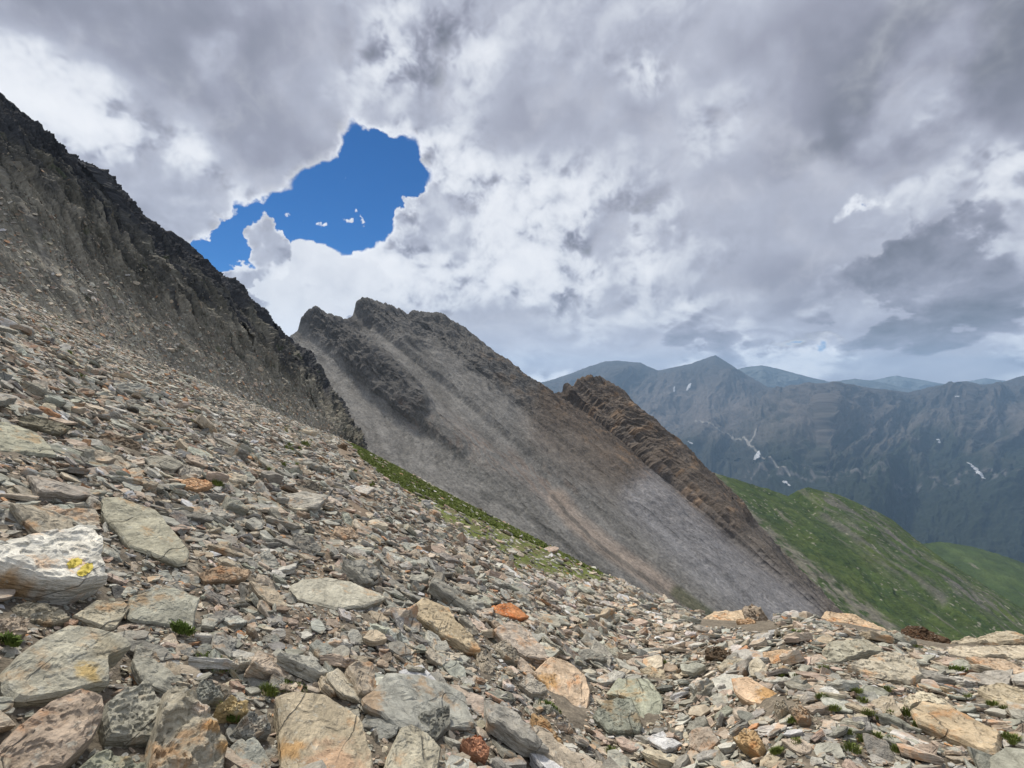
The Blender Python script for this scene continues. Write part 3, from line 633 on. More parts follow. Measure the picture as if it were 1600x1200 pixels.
# large slabs whose outlines can be read in the photograph (traced corners give their shape, set at real size on the slope)
# name, outline px, thickness m, tilt towards the viewer, lift m, colour, label
heroes = []
def hero(name, pts, th, tilt, lift, col, label, cat='rock', group=None, rough=1.0, cx=None, seed=None, mat=None, taper=.12, anchor=None, stain=()):
    pts = np.array(pts, dtype=float); c = pts.mean(0); seed = seed or (len(heroes) * 13 + 5)
    G = hit_ground(*(anchor or (c[0], c[1]))); n = ground_n(G[0], G[1])[0]
    tocam = -G / np.linalg.norm(G)
    n = n + tilt * np.array([tocam[0], tocam[1], max(tocam[2], 0)]); n /= np.linalg.norm(n)
    need = .62 if tilt >= .75 else .30
    for _ in range(60):
        if n @ -tocam * -1 >= need or n @ tocam >= need: break
        n = n + .08 * tocam; n /= np.linalg.norm(n)
    Pp = G + n * (lift + th * .5)                     # a point on the upper face
    d = np.stack([(pts[:, 0] - 800) / F, np.ones(len(pts)), (600 - pts[:, 1]) / F], 1)
    t = (Pp @ n) / (d @ n); W = d * t[:, None]
    Cn = W.mean(0); M = basis(n, 0.0)
    loc = (W - Cn) @ M; o = loc[:, :2]
    if np.sum(o[:, 0] * np.roll(o[:, 1], -1) - o[:, 1] * np.roll(o[:, 0], -1)) < 0: o = o[::-1]
    on = np.roll(o, -1, 0); L = np.hypot(*(on - o).T); cum = np.concatenate([[0], np.cumsum(L)]); N = 110
    tt = np.linspace(0, cum[-1], N, endpoint=False); i = np.searchsorted(cum, tt, side='right') - 1; f = ((tt - cum[i]) / L[i])[:, None]
    q = o[i] * (1 - f) + on[i] * f; q = q * .84 + .08 * (np.roll(q, 1, 0) + np.roll(q, -1, 0))
    an = np.linspace(0, 2 * np.pi, N, endpoint=False)
    q = q * (1 + .034 * fbm(np.cos(an) * 5 + seed, np.sin(an) * 5, 1, 5, .75))[:, None]
    V, Fc = slab(q, th * 1.35, seed, 26, 14, rough * .8, taper=taper, cham=.05)
    V[:, 2] -= th * .5                                # origin on the upper face
    V[:, 2] -= th * .25 * rough * 0
    sz = np.abs(q).max()
    V = V + np.column_stack([0 * V[:, 0], 0 * V[:, 0], .004 * fbm(V[:, 0] / .03, V[:, 1] / .03, 3, 3)])
    lc = V + np.array([seed * 1.31 % 17, seed * .77 % 13, seed * .41 % 7])
    tint = np.ones((len(V), 3)) * np.array(col) * np.array((1.2, 1.16, 1.02))
    tint = tint * (1 + .22 * fbm(V[:, 0] / .18 + seed, V[:, 1] / .18, 3, 4))[:, None]
    Wp = V @ M.T + Cn; wx, wy = proj(Wp)
    for (sx, sy, sr, sc) in stain:
        tint = lerpc(tint, sc, .85 * (1 - sstep(np.hypot(wx - sx, (wy - sy) * 1.3) + sr * .8 * fbm(V[:, 0] / .07, V[:, 1] / .07, seed % 9 + .5, 5, .65), sr * .5, sr * 1.1)))
    me = make_mesh(name, V, Fc, {'tint': tint, 'lc': lc}, smooth=False)
    ob = link(name, me, mat or rockmat, label=label, cat=cat, group=group)
    ob.matrix_world = __import__('mathutils').Matrix([[*M[0], Cn[0]], [*M[1], Cn[1]], [*M[2], Cn[2]], [0, 0, 0, 1]])
    heroes.append((pts, Cn[1], ob, M, th * F / Cn[1]))
    return ob
z1 = lambda *p: [(x * .375, y * .375 + 750) for x, y in p]
z2 = lambda *p: [(x * .375 + 400, y * .375 + 750) for x, y in p]
z3 = lambda *p: [(x / 3 + 800, y / 3 + 800) for x, y in p]
z4 = lambda *p: [(x / 3 + 1150, y / 3 + 800) for x, y in p]
z5 = lambda *p: [(x / 3, y / 3 + 450) for x, y in p]
GREY, LG, BG, PK, BR, RU, DK, WH = [PAL[i] for i in (0, 1, 3, 4, 5, 6, 7, 8)]
painted = hero('rock', z1((-90, 270), (0, 262), (130, 230), (330, 205), (375, 212), (412, 260), (425, 330), (458, 410), (330, 446), (170, 425), (100, 408), (-90, 350)), .20, .22, .10, (.60, .60, .60),
     'whitish boulder carrying two yellow paint strokes at the left edge', seed=11, rough=.5, taper=.16, stain=((10, 925, 55, (.45, .27, .11)),))
hero('flat_rock', z1((425, 75), (480, 70), (560, 100), (650, 130), (682, 165), (760, 250), (787, 300), (780, 350), (740, 360), (640, 320), (540, 280), (500, 230), (455, 175), (428, 140)), .07, .25, .10, (.33, .325, .28),
     'large grey green slab sloping down right behind the painted boulder', seed=21, rough=.6)
hero('flat_rock', z1((540, 490), (700, 440), (835, 490), (812, 560), (806, 630), (700, 608), (540, 590), (528, 570)), .06, .35, .07, (.31, .315, .29), 'grey square-edged slab right of the painted boulder with moss under its corner', seed=31, rough=.5)
hero('flat_rock', z1((10, 800), (60, 750), (130, 690), (280, 605), (400, 620), (500, 645), (550, 700), (450, 740), (455, 850), (340, 870), (200, 900), (60, 920), (15, 870)), .08, .30, .10, (.35, .345, .31), 'broad pale slab below the painted boulder with an ochre lichen patch', seed=41, rough=.5, stain=((140, 1048, 24, (.50, .36, .14)), (165, 1012, 30, (.40, .36, .26))))
hero('flat_rock', z1((300, 570), (400, 500), (520, 500), (545, 530), (480, 620), (440, 625)), .05, .3, .05, (.36, .34, .29), 'pale tan slab wedged between the painted boulder and the square-edged slab', seed=51, rough=.6)
hero('flat_rock', z1((50, 525), (150, 515), (270, 545), (288, 590), (200, 600), (70, 575)), .06, .3, .02, (.29, .27, .23), 'brownish flat rock right under the painted boulder', seed=61)
hero('rock', z1((-60, 620), (0, 568), (120, 590), (105, 650), (40, 680), (-60, 680)), .08, .3, .02, (.34, .29, .25), 'tan rock at the left edge under the painted boulder', seed=62)
hero('rock', z1((-40, 1150), (60, 1040), (200, 930), (330, 885), (412, 930), (428, 1000), (380, 1090), (250, 1215), (60, 1260), (-40, 1260)), .14, .30, .03, (.33, .275, .24), 'big pinkish brown block in the bottom corner under the lichen slab', seed=71, rough=.5)
hero('rock', z1((425, 1000), (440, 930), (570, 870), (605, 820), (650, 890), (692, 1005), (640, 1085), (530, 1095), (440, 1090)), .12, .30, .05, (.30, .30, .28), 'angular grey rock with dark pits beside the pinkish corner block', seed=81, rough=.8)
hero('rock', z1((650, 1010), (690, 880), (745, 860), (850, 970), (950, 1110), (935, 1210), (800, 1290), (600, 1260)), .16, .45, .05, (.33, .31, .27), 'split grey block with an orange and white weathered edge', seed=91, rough=.8, stain=((315, 1105, 20, (.56, .50, .42)), (335, 1135, 16, (.45, .27, .11)), (350, 1165, 18, (.45, .27, .11))))
hero('flat_rock', z1((600, 1190), (450, 1130), (380, 1160), (300, 1230), (450, 1300), (640, 1280)), .07, .3, .02, (.25, .26, .22), 'dark green grey slab at the bottom between the corner blocks', seed=95)
hero('flat_rock', z2((85, 900), (160, 888), (280, 900), (370, 960), (440, 1030), (480, 1150), (490, 1290), (120, 1290), (100, 1000)), .09, .15, .07, (.36, .32, .26), 'tan cracked rectangular slab at the bottom with orange stains', seed=101, rough=.5, stain=((455, 1170, 26, (.45, .27, .11)), (520, 1190, 50, (.42, .28, .18))))
hero('flat_rock', z2((540, 1170), (600, 1040), (645, 1018), (740, 1075), (772, 1120), (740, 1290), (530, 1290)), .08, .25, .04, (.37, .355, .31), 'pale round-topped slab at the bottom centre', seed=111, rough=.5)
hero('flat_rock', z2((140, 450), (200, 415), (310, 408), (400, 428), (520, 478), (545, 495), (440, 530), (330, 540), (180, 500)), .07, .10, .06, (.36, .355, .325), 'long pale grey slab lying flat beside the trail', seed=121, rough=.5)
hero('flat_rock', z2((655, 515), (700, 488), (800, 530), (830, 590), (930, 680), (938, 718), (880, 712), (790, 650), (670, 560)), .09, .25, .07, (.38, .325, .25), 'elongated tan slab with orange tip pointing down the scree', seed=131)
hero('flat_rock', z3((90, 760), (180, 680), (260, 705), (345, 760), (368, 850), (350, 950), (325, 1022), (230, 935), (150, 810)), .10, .45, .05, (.45, .36, .29), 'pinkish cream slab tilted up above a moss cushion', seed=141, rough=.6, stain=((855, 1065, 20, (.45, .27, .11)), (905, 1120, 25, (.5, .48, .45))))
hero('flat_rock', z3((440, 850), (500, 778), (640, 785), (705, 870), (700, 940), (610, 1000), (560, 880)), .06, .3, .06, (.28, .30, .265), 'green grey slab behind the cracked dark one', seed=151)
hero('flat_rock', z3((378, 955), (430, 880), (560, 882), (612, 1000), (600, 1032), (450, 1022)), .07, .35, .09, (.19, .205, .19), 'dark green grey slab with cracks in overlapping sheets', seed=161, rough=.9)
hero('rock', z3((905, 690), (912, 638), (960, 635), (1042, 668), (1020, 700)), .10, .8, .06, (.085, .062, .045), 'dark brown upright rock standing on the tan slabs', seed=171)
hero('flat_rock', z3((1028, 782), (1100, 773), (1250, 858), (1345, 905), (1300, 955), (1200, 915), (1100, 890), (1045, 850)), .08, .35, .06, (.48, .37, .29), 'long salmon pink slab slanting across the right side', seed=181, rough=.5, stain=((1200, 1085, 22, (.45, .27, .11)),))
hero('rock', z2((672, 985), (800, 945), (812, 1020), (752, 1078), (700, 1052)), .08, .45, .06, (.19, .195, .19), 'dark grey triangular rock left of the red brown stone', seed=191)
hero('rock', z2((855, 1090), (930, 1070), (975, 1110), (965, 1165), (890, 1140)), .08, .4, .05, (.36, .19, .13), 'reddish brown stone beside the dark triangular rock', seed=195)
hero('rock', z2((978, 525), (1060, 513), (1142, 567), (1100, 580), (1005, 560)), .05, .2, .09, (.42, .19, .09), 'bright rust coloured flat rock on grey stones', seed=201)
hero('rock', z3((90, 950), (140, 945), (195, 1030), (240, 1090), (200, 1100), (110, 1010)), .06, .4, .06, (.36, .25, .15), 'orange brown splinter beside the moss cushion', seed=205)
hero('rock', z4((775, 535), (812, 525), (850, 540), (1000, 595), (1012, 620), (985, 637), (800, 600), (772, 575)), .14, 1.1, .16, (.07, .045, .03), 'dark brown wedge-shaped rock standing on the rim above the grass slope', seed=211)
hero('flat_rock', z4((390, 700), (430, 610), (600, 598), (692, 645), (690, 662), (600, 672), (480, 705)), .10, .25, .08, (.29, .285, .255), 'grey slab lifted off the rim with a dark gap below it', seed=221)
hero('flat_rock', z4((520, 735), (600, 690), (740, 668), (850, 700), (882, 770), (820, 795), (640, 762)), .11, .2, .10, (.40, .375, .335), 'pale layered slab just in front of the lifted grey one', seed=231)
hero('flat_rock', z4((815, 930), (870, 888), (1000, 920), (1130, 980), (1245, 1045), (1232, 1140), (1150, 1128), (1000, 1055), (850, 990)), .11, .2, .09, (.40, .335, .26), 'large tan slab with dark undercut low on the right', seed=241, rough=.5)
hero('flat_rock', z4((778, 880), (850, 848), (960, 853), (1072, 940), (1000, 925), (900, 892), (815, 915)), .08, .2, .10, (.43, .40, .345), 'cream slab partly under the large tan one', seed=251)
hero('flat_rock', z4((1135, 855), (1150, 818), (1230, 808), (1400, 850), (1400, 950), (1220, 900)), .09, .2, .08, (.37, .33, .27), 'tan flat slab at the right edge', seed=261)
hero('flat_rock', z3((868, 515), (960, 470), (1080, 462), (1120, 500), (1080, 535), (900, 535)), .14, .25, .03, (.42, .34, .265), 'warm tan bedrock hump on the rim left of the knobbly boulder', seed=271)
hero('rock', z3((1078, 458), (1100, 438), (1140, 446), (1220, 505), (1255, 560), (1200, 582), (1140, 545), (1090, 500)), .30, .8, .02, (.27, .23, .20), 'knobbly grey brown boulder propped on the rim', seed=281, rough=1.3)
hero('rock', z3((1048, 510), (1090, 495), (1145, 515), (1140, 552), (1090, 548)), .14, .8, .02, (.36, .25, .17), 'small block with an orange end against the knobbly boulder', seed=285)
hero('flat_rock', z4((390, 495), (420, 472), (560, 483), (650, 528), (720, 562), (700, 580), (600, 548), (470, 520)), .12, .3, .02, (.42, .33, .255), 'long tan bedrock sheet forming the rim', seed=291)
hero('flat_rock', z4((1005, 605), (1150, 582), (1255, 552), (1420, 590), (1420, 622), (1200, 622), (1010, 630)), .16, .35, .00, (.34, .31, .265), 'grey tan bedrock rim at the right edge below the grass slope', seed=301)
hero('flat_rock', z4((985, 645), (1100, 632), (1420, 640), (1420, 700), (1250, 680), (1100, 690), (1000, 670)), .10, .3, .02, (.40, .365, .32), 'broad pale slab under the bedrock rim at the right edge', seed=311)
hero('flat_rock', z4((1080, 690), (1250, 685), (1420, 770), (1420, 830), (1300, 790), (1150, 720)), .09, .25, .03, (.41, .33, .27), 'tilted pink tan sheet in front of the broad pale slab', seed=315)
hero('flat_rock', z4((125, 655), (230, 640), (290, 660), (270, 690), (180, 710), (130, 690)), .06, .2, .04, (.40, .30, .22), 'flat orange tan slab near the rim', seed=317)
hero('flat_rock', z5((-60, 640), (0, 632), (80, 650), (170, 690), (272, 790), (150, 782), (-60, 768)), .12, .15, .06, (.33, .335, .29), 'broad pale green grey slab at the left edge amid brown scree', seed=321, rough=.5)
hero('rock', z5((820, 812), (880, 820), (940, 840), (965, 890), (900, 898), (840, 878)), .12, .3, .08, (.36, .34, .32), 'light grey block resting above an orange stone', seed=331)
hero('rock', z5((848, 905), (900, 888), (975, 900), (995, 930), (920, 950), (865, 940)), .10, .25, .06, (.42, .27, .17), 'orange stone just under the light grey block', seed=341)
hero('rock', z5((458, 682), (560, 697), (640, 728), (672, 790), (600, 755), (480, 712)), .14, .4, .05, (.15, .12, .095), 'curved dark brown slab edge halfway up the left scree', seed=351)
hero('rock', z5((75, 605), (200, 615), (340, 655), (280, 690), (180, 665), (90, 640)), .12, .35, .06, (.17, .16, .13), 'long dark rock overhanging the broad green grey slab', seed=355)
hero('rock', z2((180, 0), (250, 10), (262, 40), (220, 60), (170, 35)), .16, .6, .03, (.13, .12, .11), 'dark boulder beside the trail above the gravel patch', seed=361)
hero('rock', z2((330, 195), (400, 205), (432, 240), (370, 245), (325, 225)), .10, .25, .07, (.38, .30, .24), 'pinkish block at the left border of the trail', seed=371)
hero('rock', [(527, 697), (535, 694), (543, 699), (541, 708), (530, 706)], .9, 1.0, .1, (.20, .15, .11), 'brown boulder beside the upper trail near the grass', seed=381)
hero('rock', z2((360, 130), (385, 140), (415, 205), (400, 215), (370, 180)), .08, .6, .05, (.32, .34, .32), 'blue grey shard standing upright beside the trail', seed=385)
hero('flat_rock', z1((830, 390), (900, 362), (1050, 375), (1030, 412), (860, 425)), .06, .25, .05, (.29, .22, .165), 'long brown flat stone right of the large grey green slab', seed=391)
hero('flat_rock', z1((1210, 440), (1270, 412), (1380, 415), (1380, 500), (1280, 495), (1210, 470)), .06, .1, .02, (.33, .335, .31), 'grey slab just left of the long pale one by the trail', seed=395)
hero('rock', z1((925, 750), (1000, 735), (1100, 740), (1090, 775), (960, 775)), .06, .3, .05, (.45, .44, .42), 'pale elongated stone amid moss left of the trail', seed=401)
hero('rock', z1((810, 900), (830, 845), (900, 850), (960, 880), (920, 925), (840, 925)), .07, .3, .05, (.22, .23, .225), 'slate grey stone above the ochre one', seed=405)
hero('rock', z1((900, 950), (960, 912), (1020, 930), (1035, 970), (930, 975)), .07, .3, .05, (.40, .32, .19), 'ochre yellow stone beside green moss', seed=411)
hero('rock', z1((965, 1050), (1030, 975), (1110, 985), (1130, 1050), (1060, 1075)), .07, .35, .05, (.22, .225, .225), 'blue grey angular stone left of the tan cracked slab', seed=415)
hero('rock', z3((415, 640), (450, 600), (510, 660), (505, 685), (450, 665)), .07, .4, .07, (.26, .26, .24), 'grey wedge rock with a leaning dark blade beside it', seed=421)
hero('rock', z3((495, 650), (540, 685), (565, 715), (540, 715), (500, 690)), .05, .6, .07, (.12, .10, .085), 'dark blade leaning on the grey wedge rock', seed=425)
hero('flat_rock', z3((600, 740), (650, 725), (715, 745), (722, 785), (650, 775)), .07, .25, .06, (.36, .32, .26), 'tan flat rock above the green grey slab', seed=431)
hero('flat_rock', z3((1020, 1035), (1060, 1015), (1150, 1040), (1180, 1090), (1150, 1130), (1080, 1090)), .08, .3, .06, (.34, .245, .15), 'rusty brown rock near the bottom right', seed=435)
hero('rock', z4((180, 895), (230, 888), (248, 930), (200, 965), (178, 930)), .08, .4, .06, (.28, .255, .225), 'grey brown rounded block leaning on the salmon slab', seed=441)
hero('rock', z4((250, 935), (290, 895), (345, 945), (340, 985), (290, 985)), .08, .4, .06, (.25, .22, .19), 'brown block at the lower end of the salmon slab', seed=445)
hero('flat_rock', z2((1095, 850), (1130, 822), (1200, 850), (1215, 885), (1150, 890)), .05, .3, .09, (.33, .315, .30), 'oval grey stone leaning on the cream slab', seed=451)
hero('rock', z2((920, 730), (960, 705), (990, 760), (985, 825), (940, 820)), .09, .5, .06, (.32, .29, .255), 'upright rounded stone next to a dark hollow', seed=455)
hero('rock', z2((990, 670), (1040, 665), (1100, 740), (1090, 765), (1030, 740)), .10, .4, .05, (.27, .25, .225), 'brown grey block roofing the dark hollow', seed=461)

# a thin patch lying on a surface: outline in photo pixels, dropped on the target object
from mathutils.bvhtree import BVHTree
def inside(px, py, poly):
    r = np.zeros(np.shape(px), bool); n = len(poly)
    for i in range(n):
        x0, y0 = poly[i]; x1, y1 = poly[(i + 1) % n]
        c = ((y0 > py) != (y1 > py)) & (px < (x1 - x0) * (py - y0) / (y1 - y0 + 1e-12) + x0); r ^= c
    return r
_bvh = {}
def drape(name, pts, target, cell, off, ragged, seed):
    if target.name not in _bvh:
        bpy.context.view_layer.update(); me = target.data; M = target.matrix_world
        _bvh[target.name] = BVHTree.FromPolygons([M @ v.co for v in me.vertices], [tuple(p.vertices) for p in me.polygons])
    bv = _bvh[target.name]; pts = np.array(pts, float)
    gx = np.arange(pts[:, 0].min() - 2, pts[:, 0].max() + 2, cell); gy = np.arange(pts[:, 1].min() - 2, pts[:, 1].max() + 2, cell)
    X, Y = np.meshgrid(gx, gy); k = 9 * cell
    ins = inside(X + ragged * fbm(X / k, Y / k, seed, 4), Y + ragged * fbm(X / k, Y / k, seed + 1, 4), [tuple(p) for p in pts])
    idx = -np.ones(X.shape, int); V = []
    for i, j in zip(*np.nonzero(ins)):
        d = Vector(((X[i, j] - 800) / F, 1, (600 - Y[i, j]) / F)).normalized(); h = bv.ray_cast(Vector((0, 0, 0)), d)
        if h[0] is None: continue
        n = h[1] if h[1].dot(d) < 0 else -h[1]
        idx[i, j] = len(V); V.append(h[0] + n * off)
    a, b, c, d = idx[:-1, :-1], idx[:-1, 1:], idx[1:, 1:], idx[1:, :-1]; ok = (a >= 0) & (b >= 0) & (c >= 0) & (d >= 0)
    if not ok.any(): return None
    return make_mesh(name, np.array([tuple(v) for v in V]), np.stack([a[ok], d[ok], c[ok], b[ok]], 1))
# yellow way mark on the boulder
def paint():
    ym = bpy.data.materials.new('yellow_paint'); ym.use_nodes = True; T = NT(ym.node_tree)
    co = T.n('ShaderNodeTexCoord').outputs['Object']
    col = T.mix(T.mr(T.noise(co, 60, 6, .7), .35, .65), (.50, .40, .06), (.66, .54, .10))
    bs = T.n('ShaderNodeBsdfPrincipled', {'Base Color': col, 'Roughness': .8})
    T.n('ShaderNodeOutputMaterial', {'Surface': bs.outputs[0]})
    for k, pts in enumerate((z1((276, 348), (300, 330), (325, 324), (344, 334), (338, 352), (310, 366), (284, 371)), z1((320, 388), (335, 365), (358, 347), (386, 348), (389, 365), (372, 388), (342, 404), (322, 400)))):
        me = drape('paint_stroke', pts, painted, .35, .0025, 2.0, 5 + k)
        if me: o = link('paint_stroke', me, ym, parent=painted); o.matrix_parent_inverse = painted.matrix_world.inverted()
paint()

# ------------------------------------------------------------------ loose stones
def templates(n, N, nr, ns, seed):
    out = []
    for i in range(n):
        r = np.random.default_rng(seed + i); o = stone_outline(r, N); th = float(np.clip(r.lognormal(-1.38, .38), .13, .65))
        V, Fc = slab(o, th, seed + i * 7 + 1, nr, ns, .9, r.uniform(-.12, .12), .16, .05)
        out.append((V, Fc, th))
    return out
W_LEFT = np.array([.17, .14, .17, .16, .09, .11, .018, .04, .03, .12]); W_LEFT /= W_LEFT.sum()
W_RIGHT = np.array([.15, .19, .09, .22, .16, .06, .025, .02, .06, .06]); W_RIGHT /= W_RIGHT.sum()
def stone_tint(r, n, u, y):
    right = sstep(u, -.25, .35)
    a = r.choice(10, n, p=W_LEFT); b = r.choice(10, n, p=W_RIGHT); k = np.where(r.random(n) < right, b, a)
    c = PAL[k] * 1.12; c = c * .82 + .18 * c.mean(1, keepdims=True); c = c * r.uniform(.78, 1.16, (n, 1)) * (1 + r.normal(0, .02, (n, 3)))
    return np.clip(c, .03, .55), k
def scatter_positions():
    r = np.random.default_rng(2024); res = []
    #   half length, covered share, farthest distance, start
    for rad, cov, ymax in ((.016, .36, 5.0), (.028, .40, 8.5), (.048, .42, 16), (.082, .66, 30), (.13, .62, 58), (.20, .28, 95), (.30, .08, 120)):
        n = int(cov / (math.pi * rad * rad * .55) * 3.25 * ymax * ymax / 2)
        u = r.uniform(-1.25, 2.0, n); y = ymax * np.sqrt(r.random(n)); keep = y > .9
        u, y = u[keep], y[keep]; n = len(u)
        sz = rad * np.exp(r.normal(0, .28, n)); x = u * y
        ye = np.interp(u, _u, _ye); keep = y < ye * 1.25
        px = 800 + F * u; z = ground_base(x, y)[0]; py = 600 - F * z / y
        keep &= (py < 1330) | ((u > 1.0) & (py < 1900))
        keep &= (u < 1.25) | (y < 10)
        tr = trail_mask(px, py); gs = grass_strip(px, py, x, y)
        cl = fbm(x / 2.2, y / 2.2, 61, 3)
        p = np.ones(n)
        if rad > .04: p = p * (1 - .88 * tr)
        p = p * (1 - .90 * gs)
        if rad > .1: p = p * (1 + 1.0 * cl)
        p = np.where(rad * F / y < 1.1, p * .5, p)
        keep &= r.random(n) < p
        res.append(np.stack([x, y, sz, u], 1)[keep])
    A = np.concatenate(res)
    # keep the traced slabs clear
    px = 800 + F * A[:, 3]; z = ground_z(A[:, 0], A[:, 1]); py = 600 - F * z / A[:, 1]
    bad = np.zeros(len(A), bool)
    for pts, hy, ob, M, Cn in heroes:
        c = pts.mean(0); rr = A[:, 2] * F / A[:, 1]
        sh = np.array(pts); near = (np.abs(px - c[0]) < np.ptp(sh[:, 0]) * .6 + 8) & (np.abs(py - c[1]) < np.ptp(sh[:, 1]) * .6 + 40)
        ii = np.nonzero(near)[0]
        if not len(ii): continue
        q = px[ii], py[ii]
        poly = [tuple(v) for v in sh]
        b = inside(q[0], q[1], poly) | inside(q[0], q[1] - rr[ii] * .85, poly)
        big = inside(q[0] - rr[ii] * .7, q[1], poly) | inside(q[0] + rr[ii] * .7, q[1], poly)
        b |= inside(q[0], q[1] - min(Cn * (.8 if hy < 4.5 else .3), 60), poly) & (A[ii, 2] > .045)
        b |= big & (A[ii, 2] > .03) & (A[ii, 1] < hy + .3)
        # the foot of thick slabs must be free too
        bad[ii] |= b & (np.abs(A[ii, 1] - hy) < .35 * hy + .3)
    return A[~bad], z[~bad], px[~bad], py[~bad]
def place(Tm, A, z, r, name, tint, normals_=None, spread=.24, lift=.5):
    """instances baked into one mesh"""
    n = len(A); which = r.integers(0, len(Tm), n); Vs, Fs, Ts, Ls = [], [], [], []; off = 0
    nn = ground_n(A[:, 0], A[:, 1]) if normals_ is None else normals_
    nn = nn + r.normal(0, spread, (n, 3)) * np.where(r.random((n, 1)) < .15, 2.2, 1); nn /= np.linalg.norm(nn, axis=1, keepdims=True)
    yaw = r.uniform(0, 2 * np.pi, n)
    a = np.cross(np.tile([0., 1, 0], (n, 1)), nn); a /= np.linalg.norm(a, axis=1, keepdims=True); b = np.cross(nn, a)
    X = a * np.cos(yaw)[:, None] + b * np.sin(yaw)[:, None]; Yv = np.cross(nn, X)
    for k, (V, Fc, th) in enumerate(Tm):
        i = np.nonzero(which == k)[0]
        if not len(i): continue
        s = A[i, 2]; V = V.astype(np.float32)
        hz = r.uniform(-.1, 1.0, len(i)) * lift * s * th + s * th * .1
        P = np.stack([A[i, 0], A[i, 1], z[i]], 1) + nn[i] * hz[:, None]
        asp = r.uniform(.8, 1.25, len(i))
        W = P[:, None] + s[:, None, None] * (V[None, :, 0:1] * X[i][:, None] + V[None, :, 1:2] * (Yv[i] * asp[:, None])[:, None] + V[None, :, 2:3] * nn[i][:, None])
        L = V[None] * s[:, None, None] + r.uniform(0, 40, (len(i), 1, 3))
        m = len(V)
        Vs.append(W.reshape(-1, 3)); Ls.append(L.reshape(-1, 3)); Ts.append(np.repeat(tint[i], m, 0))
        Fs.append((Fc[None] + (np.arange(len(i)) * m)[:, None, None] + off).reshape(-1, 3)); off += m * len(i)
    return make_mesh(name, np.concatenate(Vs), np.concatenate(Fs), {'tint': np.concatenate(Ts), 'lc': np.concatenate(Ls)}, smooth=False)
def scatter():
    r = np.random.default_rng(99)
    A, z, px, py = scatter_positions()
    S = A[:, 2] * F / A[:, 1]                       # half length in photo pixels
    tint, kind = stone_tint(r, len(A), A[:, 3], A[:, 1])
    sw = (S > 19) & np.isin(kind, (5, 6, 7)); kk = r.choice([0, 1, 2, 3, 9], len(A)); kind = np.where(sw, kk, kind); tint = np.where(sw[:, None], PAL[kk] * r.uniform(.8, 1.15, (len(A), 1)), tint)
    vis = (px > 4) & (px < 1596) & (py < 1192) & (A[:, 1] < np.interp(A[:, 3], _u, _ye) * .95)
    order = np.argsort(-np.where(vis, S, 0)); top = order[:240]
    ind = np.zeros(len(A), bool); ind[top] = True
    import re
    short = [re.split(r' (?:carrying|sloping|right|below|wedged|at|in|beside|with|between|lying|pointing|tilted|behind|standing|slanting|on|above|lifted|just|low|partly|left|propped|against|forming|under|amid|resting|halfway|overhanging|leaning|near|next|roofing|by) ', ' ' + h[2]['label'])[0].strip() for h in heroes]
    hc = np.array([h[0].mean(0) for h in heroes])
    used = {}
    for j, i in enumerate(top):
        rr = np.random.default_rng(5000 + int(i)); s_ = A[i, 2]
        N = 40 if S[i] > 18 else 26
        o = stone_outline(rr, N); th = float(np.clip(rr.lognormal(-1.4, .4), .13, .6))
        V, Fc = slab(o * s_, th * s_, 6000 + j, 9, 6, 1.0, rr.uniform(-.12, .12), .14, .05)
        n = ground_n(A[i, 0], A[i, 1])[0] + rr.normal(0, .2, 3); M = basis(n, rr.uniform(0, 6.28))
        t_ = np.tile(tint[i], (len(V), 1)); name = 'flat_stone' if th < .34 else 'stone'
        me = make_mesh(name, V, Fc, {'tint': t_, 'lc': V + rr.uniform(0, 30, 3)}, smooth=False)
        ob = link(name, me, rockmat)
        P = np.array([A[i, 0], A[i, 1], z[i]]) + M[:, 2] * (th * s_ * rr.uniform(.25, .7))
        ob.matrix_world = __import__('mathutils').Matrix([[*M[0], P[0]], [*M[1], P[1]], [*M[2], P[2]], [0, 0, 0, 1]])
        d = hc - np.array([px[i], py[i]]); h = int(np.argmin(np.hypot(*d.T)))
        dx, dy = px[i] - hc[h][0], py[i] - hc[h][1]
        rel = ('right of' if dx > 0 else 'left of') if abs(dx) > abs(dy) else ('in front of' if dy > 0 else 'behind')
        szw = 'large ' if S[i] > 26 else ('small ' if S[i] < 15 else '')
        ob['label'] = f"{szw}{PNAME[kind[i]]} {'flat' if th < .34 else 'blocky'} stone {rel} the {short[h]}"; ob['category'] = 'stone'; ob['kind'] = 'thing'
        ob['group'] = 'loose schist stones of the scree'
    rest = ~ind
    TA, TB, TC = templates(40, 16, 4, 3, 100), templates(30, 9, 2, 2, 300), templates(24, 6, 1, 1, 500)
    parts = []
    for nm, Tm, sel in (('near', TA, rest & (S > 9)), ('mid', TB, rest & (S <= 9) & (S > 3.2)), ('far', TC, rest & (S <= 3.2))):
        print('stones', nm, sel.sum())
        me = place(Tm, A[sel], z[sel], r, 'scree_stones', tint[sel], lift=.9 if nm != 'far' else .4)
        parts.append(me)
    import bmesh
    # one object for the uncountable small stones: join the three levels of detail
    obs = [link('scree_stones', p, rockmat) for p in parts]
    with bpy.context.temp_override(active_object=obs[0], selected_editable_objects=obs, object=obs[0], selected_objects=obs): bpy.ops.object.join()
    obs[0]['kind'] = 'stuff'
    # rubble on the lower part of the cliff
    m = 42000; ii = r.integers(0, CV.shape[0] - 40, m * 3); jj = r.integers(0, CV.shape[1], m * 3)
    t = CT[ii, jj]; cl = fbm(CS[ii, jj] * 60, t * 9, 5, 4)
    k = r.random(m * 3) < sstep(t + .25 * cl, .45, 1.0) ** 1.5 * (1 - .8 * sstep(CS[ii, jj], .7, .85)) * .8
    ii, jj = ii[k][:m], jj[k][:m]; Pp = CV[ii, jj]; n = normals(CV)[ii, jj]; n *= np.sign(n[:, 2:3] + 1e-6)
